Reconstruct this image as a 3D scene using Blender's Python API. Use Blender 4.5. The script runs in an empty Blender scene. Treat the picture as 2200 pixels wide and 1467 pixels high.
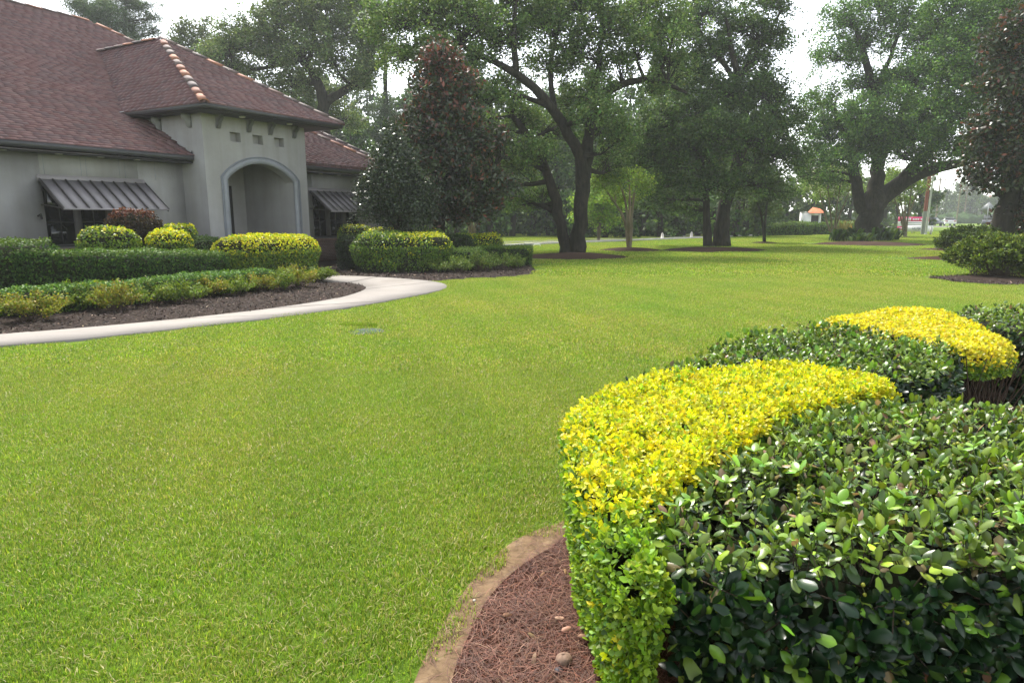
import bpy, math, random
import numpy as np
from mathutils import Vector, Matrix
PI = math.pi
random.seed(7)
R = np.random.default_rng(11)
S = bpy.context.scene
COL = S.collection

# ------------------------------------------------------------------ camera, sky, sun, exposure
EYE, FPX, HOR = 1.6, 1420.0, 466.0            # eye height, focal length and horizon row (2200 px wide photograph)
PITCH = math.atan((733.5 - HOR) / FPX)
cam = bpy.data.cameras.new('camera'); cam.sensor_width = 36.0; cam.lens = 36.0 * FPX / 2200.0
cam.clip_start = 0.05; cam.clip_end = 3000
camo = bpy.data.objects.new('camera', cam); COL.objects.link(camo)
camo.location = (0, 0, EYE); camo.rotation_euler = (PI / 2 - PITCH, 0, 0)
S.camera = camo

SUN_EL, SUN_AZ = math.radians(57), math.radians(-24)      # azimuth from +Y towards +X
W = bpy.data.worlds.new('World'); S.world = W; W.use_nodes = True
nt = W.node_tree; nt.nodes.clear()
sky = nt.nodes.new('ShaderNodeTexSky'); sky.sky_type = 'NISHITA'; sky.sun_disc = False
sky.sun_elevation = SUN_EL; sky.sun_rotation = SUN_AZ
sky.air_density = 1.0; sky.dust_density = 1.2; sky.ozone_density = 1.0
bw = nt.nodes.new('ShaderNodeRGBToBW'); mixs = nt.nodes.new('ShaderNodeMix'); mixs.data_type = 'RGBA'
mixs.inputs[0].default_value = 0.78                        # thin white cloud veil over the whole sky
bg = nt.nodes.new('ShaderNodeBackground'); bg.inputs[1].default_value = 0.15
wo = nt.nodes.new('ShaderNodeOutputWorld')
nt.links.new(sky.outputs[0], bw.inputs[0]); nt.links.new(sky.outputs[0], mixs.inputs[6])
nt.links.new(bw.outputs[0], mixs.inputs[7]); nt.links.new(mixs.outputs[2], bg.inputs[0]); nt.links.new(bg.outputs[0], wo.inputs[0])
sun = bpy.data.lights.new('sun', 'SUN'); sun.energy = 2.1; sun.angle = math.radians(13); sun.color = (1.0, 0.95, 0.86)
suno = bpy.data.objects.new('sun', sun); COL.objects.link(suno)
sd = Vector((math.sin(SUN_AZ) * math.cos(SUN_EL), math.cos(SUN_AZ) * math.cos(SUN_EL), math.sin(SUN_EL)))
suno.rotation_euler = sd.to_track_quat('Z', 'Y').to_euler(); suno.location = sd * 60
V = S.view_settings; V.view_transform = 'Standard'; V.look = 'None'; V.exposure = 1.9; V.gamma = 1.0; V.use_curve_mapping = False
S.cycles.max_bounces = 6; S.cycles.diffuse_bounces = 3; S.cycles.glossy_bounces = 2; S.cycles.transmission_bounces = 3
S.cycles.volume_bounces = 1; S.cycles.use_denoising = True; S.cycles.caustics_reflective = False; S.cycles.caustics_refractive = False
S.cycles.sample_clamp_indirect = 4.0

# ------------------------------------------------------------------ survey helpers
_f = np.array([0, math.cos(PITCH), -math.sin(PITCH)]); _u = np.array([0, math.sin(PITCH), math.cos(PITCH)])
def ray(px, py): return _f + (px - 1100) / FPX * np.array([1., 0, 0]) - (py - 733.5) / FPX * _u
def G(px, py, z=0.0):                       # point of the photograph that lies at height z
    r = ray(px, py); t = (z - EYE) / r[2]; return np.array([r[0] * t, r[1] * t, z])
def at(px, py, Y):                          # point of the photograph at forward distance Y
    r = ray(px, py); t = Y / r[1]; return np.array([r[0] * t, Y, EYE + r[2] * t])
TH = math.atan(830 / math.hypot(FPX, 733.5 - HOR))
HU = np.array([math.sin(TH), math.cos(TH), 0]); HN = np.array([math.cos(TH), -math.sin(TH), 0]); C0 = -17.2
def sn(s, n, z=0.0): return HU * s + HN * n + np.array([0, 0, z])     # s along the house front, n away from it

# ------------------------------------------------------------------ mesh helpers
def newmesh(name, Vv, faces, mats, col=None, smooth=False, midx=None):
    me = bpy.data.meshes.new(name)
    Vv = np.asarray(Vv, np.float32).reshape(-1, 3)
    if not isinstance(faces, (list, tuple)): faces = [faces]
    faces = [np.asarray(f, np.int32) for f in faces if len(f)]
    nl = sum(f.size for f in faces); npoly = sum(len(f) for f in faces)
    me.vertices.add(len(Vv)); me.vertices.foreach_set('co', Vv.ravel())
    me.loops.add(nl); me.loops.foreach_set('vertex_index', np.concatenate([f.ravel() for f in faces]))
    me.polygons.add(npoly)
    sizes = np.concatenate([np.full(len(f), f.shape[1], np.int32) for f in faces])
    starts = np.concatenate([[0], np.cumsum(sizes)[:-1]]).astype(np.int32)
    me.polygons.foreach_set('loop_start', starts)
    if midx is not None: me.polygons.foreach_set('material_index', np.asarray(midx, np.int32))
    for m in (mats if isinstance(mats, (list, tuple)) else [mats]): me.materials.append(m)
    if col is not None:
        a = me.attributes.new('col', 'FLOAT_COLOR', 'POINT')
        c = np.ones((len(Vv), 4), np.float32); c[:, :3] = col
        a.data.foreach_set('color', c.ravel())
    me.update(calc_edges=True)
    if smooth: me.polygons.foreach_set('use_smooth', np.ones(npoly, bool))
    return me
def link(name, me, parent=None, loc=None, kind=None):
    o = bpy.data.objects.new(name, me); COL.objects.link(o)
    if parent is not None: o.parent = parent
    if loc is not None: o.location = loc
    if kind: o['kind'] = kind
    return o
def obj(name, Vv, faces, mat, parent=None, col=None, smooth=False, kind=None, midx=None):
    return link(name, newmesh(name, Vv, faces, mat, col, smooth, midx), parent, kind=kind)
def tag(o, label, cat, group=None):
    o['label'] = label; o['category'] = cat
    if group: o['group'] = group
    return o
def thing(name, label, cat, loc=(0, 0, 0), rz=0.0, group=None):
    o = bpy.data.objects.new(name, None); COL.objects.link(o)
    o.location = [float(c) for c in loc]; o.rotation_euler = (0, 0, rz); o.empty_display_size = 0.2
    return tag(o, label, cat, group)

class MB:                                    # collects boxes, tubes, prisms into one mesh
    def __init__(s): s.v = []; s.q = []; s.t = []; s.n = 0
    def add(s, v, q=None, t=None):
        v = np.asarray(v, float).reshape(-1, 3)
        if q is not None and len(q): s.q.append(np.asarray(q) + s.n)
        if t is not None and len(t): s.t.append(np.asarray(t) + s.n)
        s.v.append(v); s.n += len(v); return s
    def box(s, x0, x1, y0, y1, z0, z1, bev=0.0):
        v = [[x, y, z] for z in (z0, z1) for y in (y0, y1) for x in (x0, x1)]
        return s.add(v, [[0, 2, 3, 1], [4, 5, 7, 6], [0, 1, 5, 4], [2, 6, 7, 3], [0, 4, 6, 2], [1, 3, 7, 5]])
    def obox(s, c, ax, ay, az):              # oriented box: centre and half axes
        c, ax, ay, az = map(np.asarray, (c, ax, ay, az))
        v = [c + i * ax + j * ay + k * az for k in (-1, 1) for j in (-1, 1) for i in (-1, 1)]
        return s.add(v, [[0, 2, 3, 1], [4, 5, 7, 6], [0, 1, 5, 4], [2, 6, 7, 3], [0, 4, 6, 2], [1, 3, 7, 5]])
    def tube(s, pts, rad, k=6, cap=True, wob=0.0):
        pts = np.asarray(pts, float); m = len(pts); rad = np.broadcast_to(rad, (m,))
        d = np.gradient(pts, axis=0); d /= np.linalg.norm(d, axis=1)[:, None] + 1e-9
        ref = np.array([0.12, 1.0, 0.07]) if abs(d[0][1]) < 0.9 else np.array([1.0, 0.1, 0.05])
        a = np.cross(d, ref); a /= np.linalg.norm(a, axis=1)[:, None] + 1e-9; b = np.cross(d, a)
        th = np.arange(k) * 2 * PI / k
        rr = rad[:, None] * (1 + (wob * R.standard_normal((m, k)) if wob else 0))
        v = pts[:, None] + rr[..., None] * (np.cos(th)[None, :, None] * a[:, None] + np.sin(th)[None, :, None] * b[:, None])
        i = np.arange(m - 1)[:, None] * k; j = np.arange(k)[None]; j2 = (j + 1) % k
        q = np.stack([i + j, i + j2, i + k + j2, i + k + j], -1).reshape(-1, 4)
        s.add(v.reshape(-1, 3), q)
        if cap:
            s.add(np.vstack([v[-1], pts[-1] + d[-1] * rad[-1] * .5]), None, [[x, (x + 1) % k, k] for x in range(k)])
        return s
    def prism(s, poly, z0, z1):
        p = np.asarray(poly, float); m = len(p)
        v = np.vstack([np.c_[p, np.full(m, z0)], np.c_[p, np.full(m, z1)]])
        q = [[i, (i + 1) % m, m + (i + 1) % m, m + i] for i in range(m)]
        c = p.mean(0); s.add(v, q)
        s.add(np.vstack([np.c_[p, np.full(m, z1)], [[c[0], c[1], z1]]]), None, [[i, (i + 1) % m, m] for i in range(m)])
        return s
    def lathe(s, prof, c=(0, 0, 0), k=16):
        prof = np.asarray(prof, float); m = len(prof); th = np.arange(k) * 2 * PI / k
        v = np.stack([prof[:, None, 0] * np.cos(th), prof[:, None, 0] * np.sin(th), np.repeat(prof[:, 1:2], k, 1)], -1) + np.asarray(c)
        i = np.arange(m - 1)[:, None] * k; j = np.arange(k)[None]; j2 = (j + 1) % k
        return s.add(v.reshape(-1, 3), np.stack([i + j, i + j2, i + k + j2, i + k + j], -1).reshape(-1, 4))
    def build(s, name, mat, parent=None, col=None, smooth=False, kind=None):
        f = []
        if s.q: f.append(np.vstack(s.q))
        if s.t: f.append(np.vstack(s.t))
        return obj(name, np.vstack(s.v), f, mat, parent, col, smooth, kind)
    def mesh(s, name, mat, col=None, smooth=False):
        f = []
        if s.q: f.append(np.vstack(s.q))
        if s.t: f.append(np.vstack(s.t))
        return newmesh(name, np.vstack(s.v), f, mat, col, smooth)

# ------------------------------------------------------------------ materials
def mat(name):
    m = bpy.data.materials.new(name); m.use_nodes = True
    n = m.node_tree; b = n.nodes['Principled BSDF']; return m, n, b
def nd(n, t, **k):
    x = n.nodes.new(t)
    for a, v in k.items(): setattr(x, a, v)
    return x
def noise(n, scale, detail=4, vec=None, rough=0.55):
    x = nd(n, 'ShaderNodeTexNoise'); x.inputs['Scale'].default_value = scale; x.inputs['Detail'].default_value = detail
    x.inputs['Roughness'].default_value = rough
    if vec is not None: n.links.new(vec, x.inputs['Vector'])
    return x
def ramp(n, fac, stops):
    r = nd(n, 'ShaderNodeValToRGB'); n.links.new(fac, r.inputs[0]); e = r.color_ramp.elements
    while len(e) < len(stops): e.new(0.5)
    for i, (p, c) in enumerate(stops): e[i].position = p; e[i].color = (*c, 1) if len(c) == 3 else c
    return r
def mul(n, a, b, fac=1.0, mode='MULTIPLY'):
    x = nd(n, 'ShaderNodeMix', data_type='RGBA', blend_type=mode); x.inputs[0].default_value = fac
    for s, i in ((a, 6), (b, 7)):
        if isinstance(s, tuple): x.inputs[i].default_value = (*s, 1)
        else: n.links.new(s, x.inputs[i])
    return x
def bump(n, b, h, strength=0.4, dist=0.02):
    x = nd(n, 'ShaderNodeBump'); x.inputs['Strength'].default_value = strength; x.inputs['Distance'].default_value = dist
    n.links.new(h, x.inputs['Height']); n.links.new(x.outputs[0], b.inputs['Normal']); return x
def simple(name, c, rough=0.6, var=0.15, scale=6.0, metal=0.0, spec=0.5, bmp=0.0):
    m, n, b = mat(name); tc = nd(n, 'ShaderNodeTexCoord'); no = noise(n, scale, 5, tc.outputs['Object'])
    r = ramp(n, no.outputs[0], [(0.3, tuple(x * (1 - var) for x in c)), (0.7, tuple(min(1, x * (1 + var)) for x in c))])
    n.links.new(r.outputs[0], b.inputs['Base Color']); b.inputs['Roughness'].default_value = rough
    b.inputs['Metallic'].default_value = metal; b.inputs['Specular IOR Level'].default_value = spec
    if bmp: bump(n, b, noise(n, scale * 6, 4, tc.outputs['Object']).outputs[0], bmp, 0.01)
    return m
def stripes(n, pos):                        # mower passes: alternate lean of the turf
    mp = nd(n, 'ShaderNodeMapping'); mp.inputs['Rotation'].default_value = (0, 0, -.32); n.links.new(pos, mp.inputs[0])
    w = nd(n, 'ShaderNodeTexWave'); w.wave_type = 'BANDS'; w.bands_direction = 'X'; w.inputs['Scale'].default_value = .26; w.inputs['Distortion'].default_value = .6; w.inputs['Detail'].default_value = 1.0; w.inputs['Detail Scale'].default_value = .6
    n.links.new(mp.outputs[0], w.inputs[0]); b = noise(n, .16, 3, pos); r = ramp(n, w.outputs[1], [(.3, (.965, .975, .95)), (.7, (1.035, 1.03, 1.02))]); r2 = ramp(n, b.outputs[0], [(.35, (.90, .99, .85)), (.65, (1.08, 1.02, 1.06))])
    return mul(n, r.outputs[0], r2.outputs[0]).outputs[2]
def leafmat(name, rough=0.45, trans=0.3, spec=0.4, world=None):
    m, n, b = mat(name); a = nd(n, 'ShaderNodeAttribute', attribute_name='col')
    c = a.outputs['Color']
    if world:
        geo = nd(n, 'ShaderNodeNewGeometry'); no = noise(n, world[0], 3, geo.outputs['Position'])
        r = ramp(n, no.outputs[0], [(0.32, world[1]), (0.68, world[2])]); c = mul(n, c, r.outputs[0]).outputs[2]; c = mul(n, c, stripes(n, geo.outputs['Position'])).outputs[2]
    n.links.new(c, b.inputs['Base Color']); b.inputs['Roughness'].default_value = rough; b.inputs['Specular IOR Level'].default_value = spec
    if trans > 0:
        t = nd(n, 'ShaderNodeBsdfTranslucent'); mx = nd(n, 'ShaderNodeMixShader'); mx.inputs[0].default_value = trans
        tcm = mul(n, c, (1.25, 1.2, 0.7)); n.links.new(tcm.outputs[2], t.inputs[0])
        n.links.new(b.outputs[0], mx.inputs[1]); n.links.new(t.outputs[0], mx.inputs[2])
        n.links.new(mx.outputs[0], n.nodes['Material Output'].inputs[0])
    return m
def attrmat(name, rough=0.8, bmp=0.3, bscale=40.0, nvar=0.25, nscale=3.0, spec=0.3):
    m, n, b = mat(name); a = nd(n, 'ShaderNodeAttribute', attribute_name='col'); geo = nd(n, 'ShaderNodeNewGeometry')
    no = noise(n, nscale, 5, geo.outputs['Position'])
    r = ramp(n, no.outputs[0], [(0.3, (1 - nvar,) * 3), (0.7, (1 + nvar,) * 3)])
    n.links.new(mul(n, a.outputs['Color'], r.outputs[0]).outputs[2], b.inputs['Base Color'])
    b.inputs['Roughness'].default_value = rough; b.inputs['Specular IOR Level'].default_value = spec
    if bmp: bump(n, b, noise(n, bscale, 4, geo.outputs['Position']).outputs[0], bmp, 0.01)
    return m
M = {}
M['leaf'] = leafmat('leaf', 0.55, 0.3, 0.18)
M['glossleaf'] = leafmat('gloss_leaf', 0.31, 0.18, 0.4)
M['yleaf'] = leafmat('yellow_leaf', 0.45, 0.35, 0.4)
M['treeleaf'] = leafmat('tree_leaf', 0.55, 0.32, 0.15)
M['grass'] = leafmat('grass_blade', 0.5, 0.42, 0.3, (0.55, (0.88, 1.0, 0.75), (1.16, 1.04, 1.1)))
M['twig'] = simple('twig', (0.06, 0.04, 0.025), 0.9, 0.4, 30, bmp=0.4)
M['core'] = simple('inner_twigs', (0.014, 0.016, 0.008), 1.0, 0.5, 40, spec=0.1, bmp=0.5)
M['needle'] = attrmat('pine_needle', 0.6, 0.0, 1, 0.2, 3.0)
M['chip'] = attrmat('mulch_chip', 0.9, 0.0, 1, 0.2, 3.0)
M['shingle'] = attrmat('asphalt_shingle', 0.9, 0.4, 90, 0.09, 0.8)
M['tile'] = attrmat('clay_tile', 0.75, 0.3, 60, 0.2, 4.0)
def barkmat(name, c1, c2, sc=9.0):
    m, n, b = mat(name); tc = nd(n, 'ShaderNodeTexCoord'); mp = nd(n, 'ShaderNodeMapping'); mp.inputs['Scale'].default_value = (1, 1, 0.25)
    n.links.new(tc.outputs['Object'], mp.inputs[0]); no = noise(n, sc, 6, mp.outputs[0], 0.7); n2 = noise(n, 1.2, 3, tc.outputs['Object'])
    r = ramp(n, no.outputs[0], [(0.35, c1), (0.7, c2)]); r2 = ramp(n, n2.outputs[0], [(0.35, (0.75, 0.85, 0.7)), (0.7, (1.15, 1.1, 1.05))])
    n.links.new(mul(n, r.outputs[0], r2.outputs[0]).outputs[2], b.inputs['Base Color']); b.inputs['Roughness'].default_value = 0.95
    b.inputs['Specular IOR Level'].default_value = 0.15; bump(n, b, no.outputs[0], 0.9, 0.05); return m
M['bark'] = barkmat('oak_bark', (0.013, 0.011, 0.009), (0.05, 0.043, 0.034))
M['smoothbark'] = barkmat('smooth_bark', (0.12, 0.09, 0.06), (0.26, 0.21, 0.15), 5)

def lawnmat():
    m, n, b = mat('lawn_ground'); geo = nd(n, 'ShaderNodeNewGeometry'); p = geo.outputs['Position']
    a = noise(n, 0.55, 3, p); f = noise(n, 60, 5, p, 0.7); g = noise(n, 0.09, 3, p)
    r = ramp(n, f.outputs[0], [(0.25, (0.06, 0.09, 0.014)), (0.55, (0.115, 0.175, 0.02)), (0.8, (0.175, 0.24, 0.04))])
    r2 = ramp(n, a.outputs[0], [(0.32, (0.88, 1.0, 0.75)), (0.68, (1.16, 1.04, 1.1))]); r3 = ramp(n, g.outputs[0], [(0.35, (0.93, 0.97, 0.9)), (0.7, (1.08, 1.04, 1.0))])
    c = mul(n, r.outputs[0], r2.outputs[0]); c = mul(n, c.outputs[2], stripes(n, p))
    n.links.new(c.outputs[2], b.inputs['Base Color']); b.inputs['Roughness'].default_value = 0.9; b.inputs['Specular IOR Level'].default_value = 0.1
    bump(n, b, f.outputs[0], 0.8, 0.03); return m
M['lawn'] = lawnmat()
def soilmat(name, stops, scale, bs=0.8, bd=0.03, big=None):
    m, n, b = mat(name); geo = nd(n, 'ShaderNodeNewGeometry'); p = geo.outputs['Position']
    no = noise(n, scale, 8, p, 0.7); r = ramp(n, no.outputs[0], stops); c = r.outputs[0]
    g = noise(n, 1.3, 4, p); r3 = ramp(n, g.outputs[0], [(0.3, (0.8, 0.8, 0.8)), (0.7, (1.15, 1.13, 1.1))]); c = mul(n, c, r3.outputs[0]).outputs[2]
    n.links.new(c, b.inputs['Base Color']); b.inputs['Roughness'].default_value = 0.95; b.inputs['Specular IOR Level'].default_value = 0.1
    bump(n, b, no.outputs[0], bs, bd); return m
M['mulch'] = soilmat('dark_mulch', [(0.3, (0.012, 0.008, 0.006)), (0.55, (0.035, 0.024, 0.019)), (0.75, (0.08, 0.06, 0.05))], 28)
M['redmulch'] = soilmat('red_mulch', [(0.3, (0.02, 0.011, 0.008)), (0.55, (0.055, 0.03, 0.02)), (0.75, (0.10, 0.06, 0.04))], 24)
M['dirt'] = soilmat('sandy_dirt', [(0.25, (0.07, 0.045, 0.027)), (0.55, (0.18, 0.122, 0.072)), (0.8, (0.28, 0.21, 0.135))], 14, 0.6, 0.015)
M['asphalt'] = soilmat('asphalt', [(0.3, (0.1, 0.1, 0.1)), (0.7, (0.17, 0.165, 0.16))], 40, 0.3, 0.01)
def concmat():
    m, n, b = mat('concrete_path'); geo = nd(n, 'ShaderNodeNewGeometry'); p = geo.outputs['Position']
    a = noise(n, 1.1, 5, p); f = noise(n, 80, 5, p); s = noise(n, 0.5, 6, p, 0.7)
    r = ramp(n, a.outputs[0], [(0.3, (0.195, 0.176, 0.158)), (0.7, (0.25, 0.226, 0.202))]); r2 = ramp(n, f.outputs[0], [(0.3, (0.9,) * 3), (0.7, (1.06,) * 3)])
    r3 = ramp(n, s.outputs[0], [(0.54, (1, 1, 1)), (0.7, (0.78, 0.74, 0.69))])
    c = mul(n, r.outputs[0], r2.outputs[0]); c = mul(n, c.outputs[2], r3.outputs[0]); n.links.new(c.outputs[2], b.inputs['Base Color'])
    b.inputs['Roughness'].default_value = 0.85; bump(n, b, f.outputs[0], 0.25, 0.005); return m
M['concrete'] = concmat()
def stuccomat():
    m, n, b = mat('stucco'); tc = nd(n, 'ShaderNodeTexCoord'); o = tc.outputs['Object']
    a = noise(n, 0.9, 6, o, 0.65); mp = nd(n, 'ShaderNodeMapping'); mp.inputs['Scale'].default_value = (3.2, 3.2, 0.16); n.links.new(o, mp.inputs[0])
    st = noise(n, 1.0, 5, mp.outputs[0], 0.6); f = noise(n, 70, 4, o)
    r = ramp(n, a.outputs[0], [(0.28, (0.285, 0.28, 0.272)), (0.72, (0.365, 0.36, 0.352))])
    r2 = ramp(n, st.outputs[0], [(0.35, (0.92, 0.915, 0.885)), (0.6, (1.02, 1.02, 1.02))])
    n.links.new(mul(n, r.outputs[0], r2.outputs[0]).outputs[2], b.inputs['Base Color']); b.inputs['Roughness'].default_value = 0.9
    b.inputs['Specular IOR Level'].default_value = 0.2; bump(n, b, f.outputs[0], 0.35, 0.006); return m
M['stucco'] = stuccomat()
M['trim'] = simple('arch_trim', (0.25, 0.262, 0.28), 0.8, 0.12, 3, bmp=0.15)
M['darktrim'] = simple('dark_fascia', (0.03, 0.029, 0.029), 0.5, 0.15, 4)
M['guttermetal'] = simple('gutter_metal', (0.042, 0.042, 0.044), 0.4, 0.12, 3, spec=0.5)
M['awning'] = simple('awning_metal', (0.25, 0.23, 0.235), 0.45, 0.08, 1.5, spec=0.5)
M['awningseam'] = simple('awning_seam', (0.05, 0.043, 0.042), 0.5, 0.1, 3)
M['frame'] = simple('window_frame', (0.02, 0.019, 0.018), 0.5, 0.15, 5)
M['paleframe'] = simple('pale_mullion', (0.10, 0.095, 0.09), 0.7, 0.1, 5)
def glassmat(name, c=(0.006, 0.008, 0.007)):
    m, n, b = mat(name); b.inputs['Base Color'].default_value = (*c, 1); b.inputs['Roughness'].default_value = 0.06
    b.inputs['Specular IOR Level'].default_value = 0.5; return m
M['glass'] = glassmat('dark_glass')
def brickmat():
    m, n, b = mat('brick_base'); tc = nd(n, 'ShaderNodeTexCoord'); mp = nd(n, 'ShaderNodeMapping'); mp.inputs['Rotation'].default_value = (PI / 2, 0, 0)
    n.links.new(tc.outputs['Object'], mp.inputs[0]); t = nd(n, 'ShaderNodeTexBrick'); n.links.new(mp.outputs[0], t.inputs[0])
    t.inputs['Color1'].default_value = (0.09, 0.045, 0.032, 1); t.inputs['Color2'].default_value = (0.14, 0.075, 0.055, 1); t.inputs['Mortar'].default_value = (0.2, 0.18, 0.16, 1)
    t.inputs['Scale'].default_value = 4.5; n.links.new(t.outputs[0], b.inputs['Base Color']); b.inputs['Roughness'].default_value = 0.9; return m
M['brick'] = brickmat()
M['white'] = simple('white_paint', (0.85, 0.85, 0.84), 0.5, 0.05, 3)
M['offwhite'] = simple('weathered_white', (0.5, 0.48, 0.44), 0.8, 0.15, 4)
M['pink'] = simple('pink_red_print', (0.72, 0.05, 0.19), 0.5, 0.06, 2)
M['ink'] = simple('dark_ink', (0.012, 0.03, 0.035), 0.6, 0.1, 5)
M['signgrey'] = simple('sign_back_aluminium', (0.30, 0.31, 0.32), 0.5, 0.1, 2, metal=0.2)
M['pole'] = simple('grey_green_pole', (0.2, 0.22, 0.18), 0.8, 0.15, 2)
M['redpole'] = simple('rust_brown_pole', (0.20, 0.055, 0.03), 0.8, 0.2, 2)
M['carwhite'] = simple('car_white', (0.72, 0.72, 0.73), 0.3, 0.03, 1)
M['cardark'] = simple('car_dark', (0.03, 0.035, 0.05), 0.25, 0.1, 1)
M['tyre'] = simple('tyre_rubber', (0.015, 0.015, 0.015), 0.9, 0.1, 8)
M['redlamp'] = simple('red_lamp', (0.3, 0.02, 0.015), 0.3, 0.05, 4)
M['orange'] = simple('orange_roof', (0.48, 0.13, 0.045), 0.8, 0.2, 2)
M['yellow'] = simple('yellow_marker', (0.5, 0.28, 0.03), 0.6, 0.1, 3)
M['lid'] = simple('valve_lid_plastic', (0.055, 0.08, 0.07), 0.9, 0.12, 9, spec=.1)
M['lampglass'] = simple('soffit_lamp', (0.55, 0.54, 0.5), 0.3, 0.05, 4)
M['puff'] = simple('mushroom_skin', (0.2, 0.125, 0.085), 0.8, 0.25, 60, bmp=0.3)
M['stone'] = simple('pale_stone', (0.42, 0.38, 0.33), 0.8, 0.2, 40, bmp=0.3)
M['berry'] = simple('yellow_green_berry', (0.26, 0.27, 0.025), 0.35, 0.2, 50)
M['flash'] = simple('metal_flashing', (0.5, 0.5, 0.5), 0.35, 0.05, 3, metal=0.4)

# ------------------------------------------------------------------ foliage helpers
def T_fold(w=0.36, d=0.12):                   # small folded leaf, 2 quads
    v = np.array([[0, 0, 0], [.35, w, d], [.75, w * .75, d * .7], [1, 0, -.04], [.75, -w * .75, d * .7], [.35, -w, d]])
    return v - [0, 0, 0], np.array([[0, 1, 2, 3], [3, 4, 5, 0]])
def T_dia(w=0.36, d=0.12):                    # smallest leaf, one folded quad
    return np.array([[0, 0, 0], [.5, w, d], [1, 0, 0], [.5, -w, d]]), np.array([[0, 1, 2, 3]])
def T_holly(spiny=True):
    t = np.array([0, .2, .45, .7, .88, 1.0])
    w = np.array([.02, .19, .268, .245, .15, .0])
    if spiny: w = w * np.array([1, 1.08, .9, 1.14, 1.1, 1])
    z = -0.34 * (t - .35) ** 2
    rib = np.stack([t, 0 * t, z], 1); L = np.stack([t, w, z - 1.7 * w ** 2 + .10 * w], 1); Rr = L * [1, -1, 1]
    v = np.vstack([rib, L, Rr]); n = len(t); i = np.arange(n - 1)
    q = np.vstack([np.stack([i, i + 1, n + i + 1, n + i], 1), np.stack([i + 1, i, 2 * n + i, 2 * n + i + 1], 1)])
    return v, q
def T_oval():                                 # mid-detail leaf, 4 quads
    v = np.array([[0, 0, 0], [.3, .27, -.03], [.7, .27, -.05], [1, 0, -.06], [.7, -.27, -.05], [.3, -.27, -.03], [.3, 0, .04], [.7, 0, .02]])
    return v, [np.array([[6, 7, 2, 1], [7, 6, 5, 4]]), np.array([[0, 6, 1], [0, 5, 6], [7, 3, 2], [7, 4, 3]])]
def norm(a): return a / (np.linalg.norm(a, axis=-1, keepdims=True) + 1e-9)
def scatter(T, pos, nrm, size, axis=None, rng=R):
    """leaf copies as one vertex/face set; returns V, faces, and the owner index of each vertex"""
    tv, tq = T; pos = np.asarray(pos); n = len(pos); k = len(tv)
    nrm = norm(np.asarray(nrm)); a = rng.standard_normal((n, 3)) if axis is None else np.asarray(axis)
    a = norm(a - nrm * (a * nrm).sum(1, keepdims=True)); b = np.cross(nrm, a); sz = np.broadcast_to(size, (n,))[:, None, None]
    v = pos[:, None] + sz * (tv[None, :, 0:1] * a[:, None] + tv[None, :, 1:2] * b[:, None] + tv[None, :, 2:3] * nrm[:, None])
    off = (np.arange(n) * k)[:, None, None]
    if isinstance(tq, list): f = [(q[None] + off).reshape(-1, q.shape[1]) for q in tq]
    else: f = [(tq[None] + off).reshape(-1, tq.shape[1])]
    return v.reshape(-1, 3), f, np.repeat(np.arange(n), k)
def jitcol(cols, n, var=0.18, w=None, rng=R):
    cols = np.asarray(cols, float); i = rng.choice(len(cols), n, p=w)
    return np.clip(cols[i] * np.exp(var * rng.standard_normal((n, 1))) * np.exp(0.07 * rng.standard_normal((n, 3))), 0, 1)
def inpoly(p, poly):
    poly = np.asarray(poly); x, y = p[:, 0], p[:, 1]; ins = np.zeros(len(p), bool); j = len(poly) - 1
    for i in range(len(poly)):
        xi, yi = poly[i]; xj, yj = poly[j]
        c = ((yi > y) != (yj > y)) & (x < (xj - xi) * (y - yi) / (yj - yi + 1e-12) + xi); ins ^= c; j = i
    return ins
def polydist(p, poly):
    poly = np.asarray(poly, float); q = np.roll(poly, -1, 0); best = np.full(len(p), 1e9); grad = np.zeros((len(p), 2))
    for a, b in zip(poly, q):
        ab = b - a; t = np.clip(((p - a) @ ab) / (ab @ ab + 1e-12), 0, 1); c = a + t[:, None] * ab; d = p - c
        l = np.linalg.norm(d, axis=1); m = l < best; best[m] = l[m]; grad[m] = d[m] / (l[m][:, None] + 1e-9)
    return best, grad
def smoothpoly(poly, it=2):
    p = np.asarray(poly, float)
    for _ in range(it):
        q = np.roll(p, -1, 0); p = np.stack([p * .75 + q * .25, p * .25 + q * .75], 1).reshape(-1, 2)
    return p
def area(poly): p = np.asarray(poly); q = np.roll(p, -1, 0); return abs(np.sum(p[:, 0] * q[:, 1] - q[:, 0] * p[:, 1])) / 2
def perim(poly): p = np.asarray(poly); return np.linalg.norm(np.roll(p, -1, 0) - p, axis=1).sum()
def lump(p, s, seed=0):                       # cheap smooth lumpiness, about -1..1
    x, y, z = p[:, 0] * s + seed, p[:, 1] * s + seed * 1.7, p[:, 2] * s
    return (np.sin(x * 1.3 + 1.7 * np.sin(y * .9)) + np.sin(y * 1.9 + 1.3 * np.sin(z * 1.4 + x)) + np.sin(z * 2.1 + x * .8)) / 3
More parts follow.
